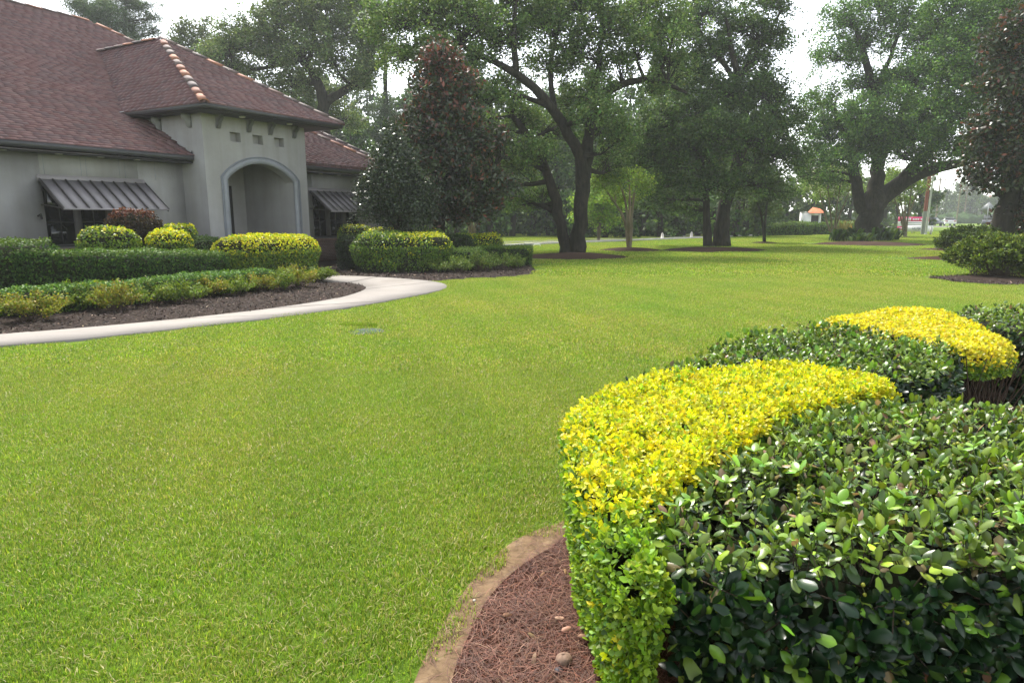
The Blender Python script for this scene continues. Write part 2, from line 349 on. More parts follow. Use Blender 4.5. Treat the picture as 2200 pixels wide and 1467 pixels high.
def hedge_points(poly, h, r, n, z0=0.05, lumpa=0.03, lumps=3.0, depth=0.06, seed=0, flare=0.0, sidef=1.0):
    """points and outward normals on a clipped hedge: footprint polygon, height h (number or function), edge rounding r"""
    poly = smoothpoly(poly); A = area(poly); Pm = perim(poly)
    hf = h if callable(h) else (lambda p: np.full(len(p), float(h)))
    hm = float(hf(poly.mean(0)[None])[0]); sa = Pm * (hm - r * .5) * sidef; nt_ = int(n * A / (A + sa)); ns = n - nt_
    lo, hi = poly.min(0), poly.max(0); pts = np.zeros((0, 2))
    while len(pts) < nt_:
        c = R.uniform(lo, hi, (nt_ * 2, 2)); pts = np.vstack([pts, c[inpoly(c, poly)]])
    pts = pts[:nt_]; d, g = polydist(pts, poly); e = np.clip(d / r, 0, 1); k = 1 - e
    H = hf(pts); z = H - r * (1 - np.sqrt(np.clip(1 - k ** 2, 0, 1)))
    nx = -g * k[:, None]; N1 = np.c_[nx, np.sqrt(np.clip(1 - k ** 2, .01, 1))]; P1 = np.c_[pts, z]
    q = np.roll(poly, -1, 0); l = np.linalg.norm(q - poly, axis=1); i = R.choice(len(poly), ns, p=l / l.sum()); t = R.random((ns, 1))
    e2 = poly[i] + t * (q[i] - poly[i]); tv = (q[i] - poly[i]) / l[i][:, None]; on = np.c_[tv[:, 1], -tv[:, 0]]
    if np.sum(poly[:, 0] * q[:, 1] - q[:, 0] * poly[:, 1]) < 0: on = -on
    hh = hf(e2) - r * .75; zz = z0 + (hh - z0) * R.random(ns); P2 = np.c_[e2 - on * flare * (1 - (zz / hh))[:, None], zz]
    P = np.vstack([P1, P2]); N = norm(np.vstack([N1, np.c_[on, np.full(ns, .12)]])); top = np.r_[N1[:, 2] > .55, np.zeros(ns, bool)]
    P = P + N * (lumpa * lump(P, lumps, seed) - depth * R.random(len(P)) ** 1.5)[:, None]
    return P, N, top
def whorl(P, N, per, up=.45, phi=(30, 80), back=.04, jit=.22):
    """turn tips P (outward normals N) into leaves radiating around short twigs"""
    n = len(P); ax = norm(N + [0, 0, up] + jit * R.standard_normal((n, 3))); e = norm(np.cross(ax, R.standard_normal((n, 3)))); g = np.cross(ax, e)
    th = (np.arange(per) * 2.4)[None] + R.uniform(0, 6.3, (n, 1)) + R.normal(0, .25, (n, per)); ph = np.radians(np.linspace(phi[0], phi[1], per))[None] + R.normal(0, .16, (n, per))
    rad = np.cos(th)[..., None] * e[:, None] + np.sin(th)[..., None] * g[:, None]; axd = ax[:, None] * np.cos(ph)[..., None] + rad * np.sin(ph)[..., None]; nr = ax[:, None] * np.sin(ph)[..., None] - rad * np.cos(ph)[..., None]
    pos = P[:, None] - ax[:, None] * (back * np.linspace(0, 1, per))[None, :, None] + R.normal(0, back * .12, (n, per, 3))
    f = lambda a: a.reshape(-1, 3)
    return f(pos), norm(f(nr) + .15 * R.standard_normal((n * per, 3))), f(axd), ax
def drop_inside(P, N, top, others, n):
    k = np.ones(len(P), bool)
    for o in others: k &= ~((N[:, 2] < .6) & (P[:, 2] < .42) & inpoly(P[:, :2] + N[:, :2] * .05, smoothpoly(o)))
    P, N, top = P[k], N[k], top[k]; i = R.permutation(len(P))[:n]; return P[i], N[i], top[i]
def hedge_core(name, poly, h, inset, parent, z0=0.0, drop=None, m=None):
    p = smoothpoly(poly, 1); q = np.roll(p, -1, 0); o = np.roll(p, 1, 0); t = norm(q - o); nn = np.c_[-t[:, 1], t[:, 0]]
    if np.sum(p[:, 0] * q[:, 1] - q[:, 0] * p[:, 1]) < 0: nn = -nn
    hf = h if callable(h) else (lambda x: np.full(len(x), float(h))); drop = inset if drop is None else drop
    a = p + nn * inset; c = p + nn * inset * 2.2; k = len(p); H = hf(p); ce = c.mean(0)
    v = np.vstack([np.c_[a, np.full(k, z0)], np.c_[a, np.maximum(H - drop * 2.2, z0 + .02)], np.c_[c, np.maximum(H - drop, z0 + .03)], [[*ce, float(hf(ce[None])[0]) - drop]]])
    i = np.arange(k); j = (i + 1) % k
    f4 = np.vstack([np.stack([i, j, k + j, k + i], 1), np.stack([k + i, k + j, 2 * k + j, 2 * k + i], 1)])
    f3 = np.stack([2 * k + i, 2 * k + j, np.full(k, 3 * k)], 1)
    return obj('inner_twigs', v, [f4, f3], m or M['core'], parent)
def leaves_obj(name, T, P, N, size, cols, mat_, parent=None, spread=0.7, kind='stuff', axis=None):
    n = len(P); nr = norm(N + spread * R.standard_normal((n, 3))); v, f, own = scatter(T, P, nr, size, axis)
    return obj(name, v, f, mat_, parent, col=cols[own], kind=kind)

# ------------------------------------------------------------------ ground
from mathutils.geometry import tessellate_polygon
def sheet(name, poly, z, mat_, parent=None, kind=None):
    p = np.asarray(poly, float); vv = [Vector((a, b, 0)) for a, b in p]
    t = np.array(tessellate_polygon([vv]))
    v = np.c_[p, np.full(len(p), z)]
    fa = t if len(t) else np.array([[0, 1, 2]])
    c = np.cross(v[fa[:, 1]] - v[fa[:, 0]], v[fa[:, 2]] - v[fa[:, 0]])[:, 2]; fa[c < 0] = fa[c < 0][:, ::-1]
    return obj(name, v, fa, mat_, parent, kind=kind)
def gp(*pts): return np.array([G(a, b)[:2] for a, b in pts])
def tile_col(n=1): return None
obj('lawn', [[-900, -60, 0], [900, -60, 0], [900, 1600, 0], [-900, 1600, 0]], [np.array([[0, 1, 2, 3]])], M['lawn'], kind='structure')

def dens(p, step):                                    # resample a polyline evenly
    p = np.asarray(p, float); d = np.r_[0, np.cumsum(np.linalg.norm(np.diff(p, axis=0), axis=1))]
    t = np.linspace(0, d[-1], max(2, int(d[-1] / step)))
    return np.stack([np.interp(t, d, p[:, k]) for k in range(p.shape[1])], 1)
def chaikin(p, it=2):
    p = np.asarray(p, float)
    for _ in range(it):
        q = np.stack([p[:-1] * .75 + p[1:] * .25, p[:-1] * .25 + p[1:] * .75], 1).reshape(-1, p.shape[1]); p = np.vstack([p[:1], q, p[-1:]])
    return p
path_out = chaikin(np.vstack([[(-11.5, 6.6)], gp((-150, 764), (0, 747), (200, 731), (400, 707), (550, 691), (700, 671), (800, 655), (880, 641), (940, 628), (966, 617), (945, 608), (890, 602), (810, 597), (715, 594)), [(-5.6, 18.15)]]))
path_in = chaikin(np.vstack([[(-12.0, 7.6)], gp((-150, 738), (0, 722), (200, 706), (400, 687), (550, 670), (650, 657), (720, 645), (768, 632), (790, 621), (780, 614), (765, 611), (740, 608), (705, 607)), [(-5.4, 16.9)]]))
po, pi_ = dens(path_out, .12), dens(path_in, .12)
tt = np.linspace(0, 1, 260)
rs = lambda p: np.stack([np.interp(tt, np.linspace(0, 1, len(p)), p[:, k]) for k in (0, 1)], 1)
# parameters of the two edges matched by nearest fractional length
po, pi_ = rs(po), rs(pi_)
path = bpy.data.objects.new('path', None); COL.objects.link(path); path['kind'] = 'structure'
cuts = [0, 22, 57, 92, 124, 150, 176, 204, 232, 259]
for a, b in zip(cuts[:-1], cuts[1:]):
    o_, i_ = po[a:b + 1].copy(), pi_[a:b + 1].copy()
    for e in (o_, i_):
        if b < 259: e[-1] += (e[-2] - e[-1]) * .45
    k = len(o_); z = .03 + R.uniform(-.004, .004)
    v = np.vstack([np.c_[o_, np.full(k, z)], np.c_[i_, np.full(k, z)], np.c_[o_, np.full(k, -.06)], np.c_[i_, np.full(k, -.06)]])
    i = np.arange(k - 1)
    q = np.vstack([np.stack([i, i + 1, k + i + 1, k + i], 1), np.stack([2 * k + i, 2 * k + i + 1, i + 1, i], 1), np.stack([k + i, k + i + 1, 3 * k + i + 1, 3 * k + i], 1),
                   [[0, k, 3 * k, 2 * k], [k - 1, 3 * k - 1, 4 * k - 1, 2 * k - 1]]])
    obj('slab', v, q, M['concrete'], path)
path_poly = np.vstack([po, pi_[::-1]])

def house_w(x, y, z=0.0): return HU * x + HN * (C0 - y) + np.array([0, 0, z])     # house frame -> world
bedL = np.vstack([pi_, [house_w(12.3, 1.2)[:2], house_w(2, 1.2)[:2], house_w(1.0, 4.5)[:2], (-13.5, 8.2)]])
bedR_edge = chaikin(np.vstack([[(-5.9, 18.1)], gp((715, 593), (800, 596), (880, 601), (925, 606), (990, 600), (1060, 597), (1120, 594), (1152, 588), (1150, 578), (1125, 560)), [(0.4, 25.0), (-0.6, 27.5), (-3.0, 29.5)]]))
bedR = np.vstack([bedR_edge, [house_w(22, 1.3)[:2], house_w(16, 1.3)[:2], house_w(15.8, -.2)[:2]]])
sheet('mulch_bed', bedL, .012, M['mulch'], kind='structure')
sheet('mulch_bed', bedR, .008, M['mulch'], kind='structure')
def ring(c, rx, ry, n=28, wob=.12, rot=0.0):
    th = np.arange(n) * 2 * PI / n; r = 1 + wob * np.sin(th * 3 + R.uniform(0, 6)) * .6 + wob * .5 * np.sin(th * 7 + R.uniform(0, 6))
    x, y = rx * r * np.cos(th), ry * r * np.sin(th); return np.c_[c[0] + x * math.cos(rot) - y * math.sin(rot), c[1] + x * math.sin(rot) + y * math.cos(rot)]
islands = []
def island(px, py, rx, ry, h=.1, rot=0.0, m='redmulch'):
    c = G(px, py); p = ring(c, rx, ry, rot=rot); islands.append(p)
    n = len(p); vs = [np.c_[p, np.full(n, .004)]]
    for f, zz in ((.8, .45), (.5, .85), (.2, 1.0)): vs.append(np.c_[c[:2] + (p - c[:2]) * f, np.full(n, h * zz)])
    vs.append([[c[0], c[1], h]]); i = np.arange(n); j = (i + 1) % n
    q = np.vstack([np.stack([k * n + i, k * n + j, (k + 1) * n + j, (k + 1) * n + i], 1) for k in range(3)])
    obj('mulch_island', np.vstack(vs), [q, np.stack([3 * n + i, 3 * n + j, np.full(n, 4 * n)], 1)], M[m], smooth=True, kind='structure')
island(1235, 552, 2.2, 1.7, .16); island(1352, 538, 1.5, .9, .14); island(1532, 538, 2.5, 1.6, .16)
island(1642, 522, .8, .6, .08); island(1862, 525, 3.2, 2.4, .16); island(1945, 511, 1.0, .8, .06)
island(2135, 603, 1.35, 1.2, .1, m='mulch'); island(2075, 556, 2.4, 1.0, .1); island(2060, 537, 2.0, 1.2, .1)
island(1700, 503, 9.0, 2.2, .1)
# foreground bed: sandy rim, then pine straw
bedF = np.array([(4.6, 7.1), (3.6, 6.75), (2.7, 5.9), (1.9, 5.25), (1.07, 4.25), (.56, 3.68), (.36, 3.42), (.27, 3.28), (.07, 3.16), (-.09, 2.93), (-.22, 2.6), (-.31, 2.27), (-.35, 2.0), (-.42, 1.4), (-.4, .6), (3, .2), (8, 2), (8, 7.0)])
bedF_s = np.vstack([chaikin(bedF[:15], 2), bedF[15:]])
# the rim drops a little below the turf
hb = bedF_s; sheet('dirt_bed', hb, .004, M['dirt'], kind='structure')
strawF = np.array([(.5, 3.7), (.27, 3.08), (.04, 2.84), (-.11, 2.56), (-.17, 2.3), (-.22, 2.05), (-.18, 1.75), (-.2, 1.3), (0, .8), (2, .6), (2.5, 3.5)])
strawF = np.vstack([chaikin(strawF[:9], 2), strawF[9:]])

# drive behind the oaks and the road far to the right
kr = [np.r_[G(1080, 531)[:2]], G(1135, 527)[:2], G(1500, 513)[:2], (24, 60.5), (34, 69)]
kr = dens(chaikin(kr), 1.0); tn = norm(np.gradient(kr, axis=0)); nn_ = np.c_[-tn[:, 1], tn[:, 0]]
def strip(name, c, w0, w1, z0, z1, mat_, kind='structure', parent=None):
    a, b = c + nn_ * w0, c + nn_ * w1; k = len(c)
    v = np.vstack([np.c_[a, np.full(k, z1)], np.c_[b, np.full(k, z1)], np.c_[a, np.full(k, z0)], np.c_[b, np.full(k, z0)]]); i = np.arange(k - 1)
    q = np.vstack([np.stack([i, i + 1, k + i + 1, k + i], 1), np.stack([2 * k + i, 2 * k + i + 1, i + 1, i], 1), np.stack([k + i, k + i + 1, 3 * k + i + 1, 3 * k + i], 1)])
    return obj(name, v, q, mat_, parent, kind=kind)
strip('kerb', kr, 0, .16, 0, .13, M['offwhite']); strip('drive', kr, .16, 5.0, 0, .03, M['asphalt'])
road_p = np.array([(20, 118), (60, 112), (95, 116), (140, 128), (240, 160)]) - [0, 4]
kr2 = dens(chaikin(road_p), 3); tn = norm(np.gradient(kr2, axis=0)); nn_ = np.c_[-tn[:, 1], tn[:, 0]]
strip('road', kr2, -5, 5, 0, .03, M['asphalt']); strip('kerb', kr2, -5.5, -5, 0, .12, M['offwhite'])
pd = np.array([(38, 92), (60, 106), (74, 112)]); kr3 = dens(pd, 2); tn = norm(np.gradient(kr3, axis=0)); nn_ = np.c_[-tn[:, 1], tn[:, 0]]
strip('pavement', kr3, -1, 1, 0, .035, M['concrete'])
road2 = np.array([(60, 112), (72, 140), (90, 190), (130, 300)]); kr4 = dens(road2, 4); tn = norm(np.gradient(kr4, axis=0)); nn_ = np.c_[-tn[:, 1], tn[:, 0]]
strip('road', kr4, -4.5, 4.5, 0, .025, M['asphalt'])

# ------------------------------------------------------------------ grass
def blade_patch(name, n, rad, h, w, cols, wts, flat=.14, lean=.45):
    a = R.uniform(0, 2 * PI, n); r = rad * np.sqrt(R.random(n)); b = np.c_[r * np.cos(a), r * np.sin(a), np.zeros(n)]
    d = R.uniform(0, 2 * PI, n); L = lean * np.abs(R.standard_normal(n)) + .15; hh = h * R.uniform(.5, 1.15, n)
    fl = R.random(n) < flat; hh[fl] *= .35; L[fl] = 1.1
    t = np.c_[np.cos(d), np.sin(d), 0 * d]; s = np.c_[-np.sin(d), np.cos(d), 0 * d]; ww = w * R.uniform(.6, 1.3, n)[:, None]; up = np.array([0, 0, 1.])
    base_z = np.where(fl, h * R.uniform(.3, .8, n), 0)[:, None] * up
    m = b + base_z + t * (h * L * .35)[:, None] + up * (hh * .62)[:, None]; e = b + base_z + t * (h * L)[:, None] + up * hh[:, None]
    v = np.stack([b + base_z - s * ww, b + base_z + s * ww, m + s * ww * .8, m - s * ww * .8, e], 1).reshape(-1, 3); o = (np.arange(n) * 5)[:, None]
    c = jitcol(cols, n, .22, wts); c = np.where(fl[:, None], np.array([.36, .30, .14]) * R.uniform(.6, 1.2, (n, 1)), c)
    me = newmesh(name, v, [np.array([[0, 1, 2, 3]])[None].repeat(n, 0).reshape(n, 4) + o, np.array([[3, 2, 4]]).repeat(n, 0) + o], M['grass'], col=np.repeat(c, 5, 0))
    return bpy.data.objects.new(name, me)
gc = [(.168, .272, .024), (.22, .312, .034), (.285, .335, .055), (.42, .38, .17), (.105, .19, .02)]; gw = [.29, .3, .19, .13, .09]
protos = [[blade_patch('grass_tuft', 680, .185, .026, .0015, gc, gw, .05) for _ in range(4)],
          [blade_patch('grass_tuft', 1500, .42, .033, .003, gc, gw, .03) for _ in range(3)],
          [blade_patch('grass_tuft', 1500, .95, .042, .011, gc, gw, .0) for _ in range(3)]]
def keep_grass(p, m=0.0):
    ok = np.ones(len(p), bool)
    for poly in [path_poly, bedL, bedR, bedF_s] + islands:
        ins = inpoly(p, poly); dd, _ = polydist(p, poly); ok &= ~(ins | (dd < m))
    return ok
GP, GL = [], []
for lod, (y0, y1, st, mg) in enumerate([(1.3, 7, .17, .10), (7, 18, .4, .24), (18, 75, 1.1, .55)]):
    ys = np.arange(y0, y1, st); g = []
    for y in ys:
        xm = .85 * y + 1.6; xs = np.arange(-xm, xm, st); g.append(np.c_[xs, np.full(len(xs), y)])
    g = np.vstack(g); g += R.uniform(-.3, .3, g.shape) * st; k = keep_grass(g, mg)
    GP.append(g[k]); GL.append(np.full(k.sum(), lod))
# finer tufts right along the edges of beds and path
edge = [dens(np.vstack([p, p[:1]]), .09) for p in (path_poly, bedF_s)] + [dens(bedR_edge, .12)]
for e in edge:
    e = e[(e[:, 1] > 1.3) & (e[:, 1] < 20)]
    for rep in range(2):
        j = e + R.uniform(-.16, .16, e.shape); kk = keep_grass(j, .07); j = j[kk]; GP.append(j); GL.append(np.zeros(len(j)))
GP = np.vstack(GP); GL = np.concatenate(GL).astype(np.int32)
vb = G(785, 712)[:2]; kk = np.linalg.norm((GP - vb) / [.3, .2], axis=1) > 1; GP, GL = GP[kk], GL[kk]
gm = bpy.data.meshes.new('grass'); gm.vertices.add(len(GP)); gm.vertices.foreach_set('co', np.c_[GP, np.full(len(GP), .001)].astype(np.float32).ravel())
la = gm.attributes.new('lod', 'INT', 'POINT'); la.data.foreach_set('value', GL); gm.update()
go = link('grass', gm, kind='stuff'); tag(go, 'short mown green lawn grass flecked with straw clippings', 'grass')
ng = bpy.data.node_groups.new('grass_tufts', 'GeometryNodeTree'); ng.interface.new_socket('Geometry', in_out='INPUT', socket_type='NodeSocketGeometry'); ng.interface.new_socket('Geometry', in_out='OUTPUT', socket_type='NodeSocketGeometry')
gi = ng.nodes.new('NodeGroupInput'); gout = ng.nodes.new('NodeGroupOutput'); jn = ng.nodes.new('GeometryNodeJoinGeometry')
att = ng.nodes.new('GeometryNodeInputNamedAttribute'); att.data_type = 'INT'; att.inputs[0].default_value = 'lod'
rv = ng.nodes.new('FunctionNodeRandomValue'); rv.data_type = 'FLOAT_VECTOR'; rv.inputs[0].default_value = (0, 0, 0); rv.inputs[1].default_value = (0, 0, 2 * PI)
rs_ = ng.nodes.new('FunctionNodeRandomValue'); rs_.data_type = 'FLOAT'; rs_.inputs[2].default_value = .8; rs_.inputs[3].default_value = 1.2
for lod in range(3):
    j2 = ng.nodes.new('GeometryNodeJoinGeometry')
    for p in protos[lod]:
        oi = ng.nodes.new('GeometryNodeObjectInfo'); oi.inputs['Object'].default_value = p; oi.inputs['As Instance'].default_value = True
        ng.links.new(oi.outputs['Geometry'], j2.inputs[0])
    cmpn = ng.nodes.new('FunctionNodeCompare'); cmpn.data_type = 'INT'; cmpn.operation = 'EQUAL'
    ng.links.new(att.outputs[0], cmpn.inputs[2]); cmpn.inputs[3].default_value = lod
    ip = ng.nodes.new('GeometryNodeInstanceOnPoints'); ip.inputs['Pick Instance'].default_value = True
    ng.links.new(gi.outputs[0], ip.inputs['Points']); ng.links.new(cmpn.outputs[0], ip.inputs['Selection']); ng.links.new(j2.outputs[0], ip.inputs['Instance'])
    ng.links.new(rv.outputs[0], ip.inputs['Rotation']); ng.links.new(rs_.outputs[1], ip.inputs['Scale']); ng.links.new(ip.outputs[0], jn.inputs[0])
ng.links.new(jn.outputs[0], gout.inputs[0]); md = go.modifiers.new('tufts', 'NODES'); md.node_group = ng

# ------------------------------------------------------------------ the house (x along the front, y into the house, z up)
HOUSE = thing('house', 'single-storey grey stucco house with brown shingle hip roof and arched porch', 'house', HN * C0, PI / 2 - TH)
HROT = Matrix.Rotation(PI / 2 - TH, 4, 'Z'); HM = Matrix.Translation(Vector([float(c) for c in HN * C0])) @ HROT
YM = 1.05; EV = 0.45; ZE = 3.31; TP = 0.54               # wall plane, eave line, eave height, roof slope
WT = .25
# front wall with window openings, side and back walls
w = MB(); zt = 3.2
def wall_run(mb, x0, x1, openings, y0=YM, y1=YM + WT, z0=0, z1=zt):
    x = x0
    for a, b, c, d in openings:
        mb.box(x, a, y0, y1, z0, z1); mb.box(a, b, y0, y1, z0, c); mb.box(a, b, y0, y1, d, z1); x = b
    mb.box(x, x1, y0, y1, z0, z1)
wall_run(w, 1.0, 12.5, [(3.2, 5.8, .85, 2.5), (8.66, 11.1, .85, 2.5)])
wall_run(w, 16.2, 21.5, [(17.43, 19.9, .85, 2.5)])
w.box(1.0, 1.25, YM + WT, 22, 0, zt); w.box(21.25, 21.5, YM + WT, 22, 0, zt); w.box(1.0, 21.5, 22, 22.25, 0, zt)
w.build('wall', M['stucco'], HOUSE)
# control joints in the stucco above the awning
j = MB()
for x in (8.75, 9.62, 9.75, 10.6, 10.75, 11.6): MB().box(x, x + .012, YM - .004, YM + .01, 2.62, 3.14).build('stucco_joint', M['trim'], HOUSE)
# porch block: front with arch and three recesses
X0, X1, AX0, AX1, SPR, APX = 12.45, 16.23, 13.13, 15.66, 2.69, 3.2
PT = 4.47
p = MB(); N = 28
ax = np.linspace(AX0, AX1, N + 1); hw = (AX1 - AX0) / 2; rise = APX - SPR; Rad = (hw * hw + rise * rise) / (2 * rise)
azf = lambda x: SPR - (Rad - rise) + np.sqrt(Rad ** 2 - (x - (AX0 + AX1) / 2) ** 2)
az = azf(ax)
NI = [(13.35, 13.72), (14.15, 14.53), (14.96, 15.35)]; NZ0, NZ1 = 3.775, 4.045
D = .38
def quad(mb, a, b, c, d): mb.add([a, b, c, d], [[0, 1, 2, 3]])
quad(p, (X0, 0, 0), (AX0, 0, 0), (AX0, 0, NZ0), (X0, 0, NZ0)); quad(p, (AX1, 0, 0), (X1, 0, 0), (X1, 0, NZ0), (AX1, 0, NZ0))
for k in range(N):
    quad(p, (ax[k], 0, az[k]), (ax[k + 1], 0, az[k + 1]), (ax[k + 1], 0, NZ0), (ax[k], 0, NZ0))
    quad(p, (ax[k], 0, az[k]), (ax[k], D, az[k]), (ax[k + 1], D, az[k + 1]), (ax[k + 1], 0, az[k + 1]))
    quad(p, (ax[k], D, az[k]), (ax[k + 1], D, az[k + 1]), (ax[k + 1], D, 3.4), (ax[k], D, 3.4))
quad(p, (AX0, 0, 0), (AX0, D, 0), (AX0, D, SPR), (AX0, 0, SPR)); quad(p, (AX1, 0, 0), (AX1, D, 0), (AX1, D, SPR), (AX1, 0, SPR))
xs = [X0] + [c for ab in NI for c in ab] + [X1]
for k in range(0, len(xs), 2): quad(p, (xs[k], 0, NZ0), (xs[k + 1], 0, NZ0), (xs[k + 1], 0, NZ1), (xs[k], 0, NZ1))
quad(p, (X0, 0, NZ1), (X1, 0, NZ1), (X1, 0, PT), (X0, 0, PT))
quad(p, (X0, 0, 0), (X0, 4.2, 0), (X0, 4.2, PT), (X0, 0, PT)); quad(p, (X1, 0, 0), (X1, 4.2, 0), (X1, 4.2, PT), (X1, 0, PT))
p.build('porch_wall', M['stucco'], HOUSE)
for a, b in NI:
    r = MB(); q_ = .22
    quad(r, (a, q_, NZ0), (b, q_, NZ0), (b, q_, NZ1), (a, q_, NZ1)); quad(r, (a, 0, NZ0), (b, 0, NZ0), (b, q_, NZ0), (a, q_, NZ0)); quad(r, (a, 0, NZ1), (b, 0, NZ1), (b, q_, NZ1), (a, q_, NZ1))
    quad(r, (a, 0, NZ0), (a, q_, NZ0), (a, q_, NZ1), (a, 0, NZ1)); quad(r, (b, 0, NZ0), (b, q_, NZ0), (b, q_, NZ1), (b, 0, NZ1)); r.build('wall_recess', M['stucco'], HOUSE)
r = MB(); yb = 2.42
quad(r, (AX0 - .1, D, .3), (AX0 - .1, yb, .3), (AX0 - .1, yb, 3.39), (AX0 - .1, D, 3.39)); quad(r, (AX1 + .002, D, .3), (AX1 + .002, yb, .3), (AX1 + .002, yb, 3.39), (AX1 + .002, D, 3.39))
quad(r, (AX0 - .1, yb, .3), (AX1, yb, .3), (AX1, yb, 3.39), (AX0 - .1, yb, 3.39)); quad(r, (AX0 - .1, D, 3.39), (AX1, D, 3.39), (AX1, yb, 3.39), (AX0 - .1, yb, 3.39))
r.build('porch_inner_wall', M['stucco'], HOUSE)
MB().box(AX0 - .1, AX1, 0.01, yb, 0, .3).build('porch_floor', M['concrete'], HOUSE)
d_ = MB().box(14.05, 15.1, yb - .05, yb - .002, .3, 2.62).build('door', M['frame'], HOUSE)
MB().box(14.15, 14.98, yb - .065, yb - .052, .6, 2.5).build('pane', M['glass'], d_); MB().tube([(14.12, yb - .1, 1.2), (14.12, yb - .1, 1.5)], .015).build('handle', M['flash'], d_)
# arch surround
tr = MB(); tw, td = .17, .055
prof = [(AX0, .86)] + [(AX0, z) for z in (1.4, 2.0)] + list(zip(ax, az)) + [(AX1, z) for z in (2.0, 1.4)] + [(AX1, .86)]
prof = np.array(prof); cx, cz = (AX0 + AX1) / 2, SPR - .6
out = []
for x, z in prof:
    if z <= SPR - .01: out.append((x - tw if x < cx else x + tw, z))
    else:
        dv = np.array([x - cx, z - (SPR - (Rad - rise))]); dv /= np.linalg.norm(dv); q2 = np.array([x, z]) + dv * tw; out.append((q2[0], q2[1]))
out = np.array(out); out[3] = (AX0 - tw, SPR + .06); out[3 + N] = (AX1 + tw, SPR + .06); k = len(prof)
v = np.vstack([np.c_[prof[:, 0], np.full(k, -td), prof[:, 1]], np.c_[out[:, 0], np.full(k, -td), out[:, 1]], np.c_[out[:, 0], np.full(k, .01), out[:, 1]], np.c_[prof[:, 0], np.full(k, .05), prof[:, 1]]])
i = np.arange(k - 1); tr.add(v, np.vstack([np.stack([i + a * k, i + 1 + a * k, i + 1 + b * k, i + b * k], 1) for a, b in ((0, 1), (1, 2), (3, 0))])); tr.build('arch_trim', M['trim'], HOUSE)
k2 = MB(); o2 = prof + (out - prof) * 1.0; o3 = prof + (out - prof) * 1.18
v = np.vstack([np.c_[o2[:, 0], np.full(k, -td - .012), o2[:, 1]], np.c_[o3[:, 0], np.full(k, -td - .012), o3[:, 1]], np.c_[o3[:, 0], np.full(k, .01), o3[:, 1]], np.c_[o2[:, 0], np.full(k, -td + .002), o2[:, 1]]])
k2.add(v, np.vstack([np.stack([i + a * k, i + 1 + a * k, i + 1 + b * k, i + b * k], 1) for a, b in ((0, 1), (1, 2), (3, 0))])); k2.build('arch_moulding', simple('moulding', (.17, .185, .205), .7, .1, 3), HOUSE)
# brick plinth and its cap
br = MB(); br.box(1.0, 12.44, YM - .07, YM - .003, 0, .74); br.box(12.38, X0 - .003, -.06, YM - .08, 0, .74); br.box(12.38, AX0 - .1, -.07, -.004, 0, .74); br.box(AX1 + .1, X1 + .06, -.07, -.004, 0, .74); br.box(X1 + .003, X1 + .07, -.003, YM - .08, 0, .74); br.box(X1 + .01, 21.5, YM - .07, YM - .003, 0, .74)
br.build('brick_plinth', M['brick'], HOUSE)
cp = MB(); cp.box(1.0, 12.36, YM - .1, YM - .002, .742, .82); cp.box(12.35, X0 - .002, -.1, YM - .1, .742, .82); cp.box(12.35, AX0 - .04, -.1, -.002, .743, .821); cp.box(AX1 + .04, X1 + .1, -.1, -.002, .743, .821); cp.box(X1 + .1, 21.5, YM - .1, YM - .002, .742, .82)
cp.build('plinth_cap', simple('brick_cap', (.17, .10, .075), .9, .25, 6), HOUSE)
# windows
def window(x0, x1, z0, z1, nb):
    f = MB(); t = .06; y = YM + .12
    f.box(x0, x1, y, y + .08, z0, z0 + t); f.box(x0, x1, y, y + .08, z1 - t, z1); f.box(x0, x0 + t, y, y + .08, z0 + t, z1 - t); f.box(x1 - t, x1, y, y + .08, z0 + t, z1 - t)
    fo = f.build('window', M['frame'], HOUSE); st = (x1 - x0) / nb
    MB().box(x0 - .02, x1 + .02, YM - .05, YM + .12, z0 - .05, z0 + .001).build('sill', M['paleframe'], fo)
    for k in range(nb):
        if k: MB().box(x0 + k * st - .09, x0 + k * st + .06, y - .06, y + .07, z0 + t, z1 - t).build('mullion', M['paleframe'], fo)
        a, b = x0 + k * st + t + .02, x0 + (k + 1) * st - t - .03
        mb = MB(); mb.box((a + b) / 2 - .015, (a + b) / 2 + .015, y + .02, y + .05, z0 + t, z1 - t); mb.box(a, b, y + .021, y + .049, 1.45, 1.48); mb.build('glazing_bar', M['frame'], fo)
        for zz in ((z0 + t, 1.45), (1.48, z1 - t)): MB().box(a - .02, b + .02, y + .03, y + .04, *zz).build('pane', M['glass'], fo)
window(3.2, 5.8, .85, 2.5, 3); window(8.66, 11.1, .85, 2.5, 3); window(17.43, 19.9, .85, 2.5, 3)
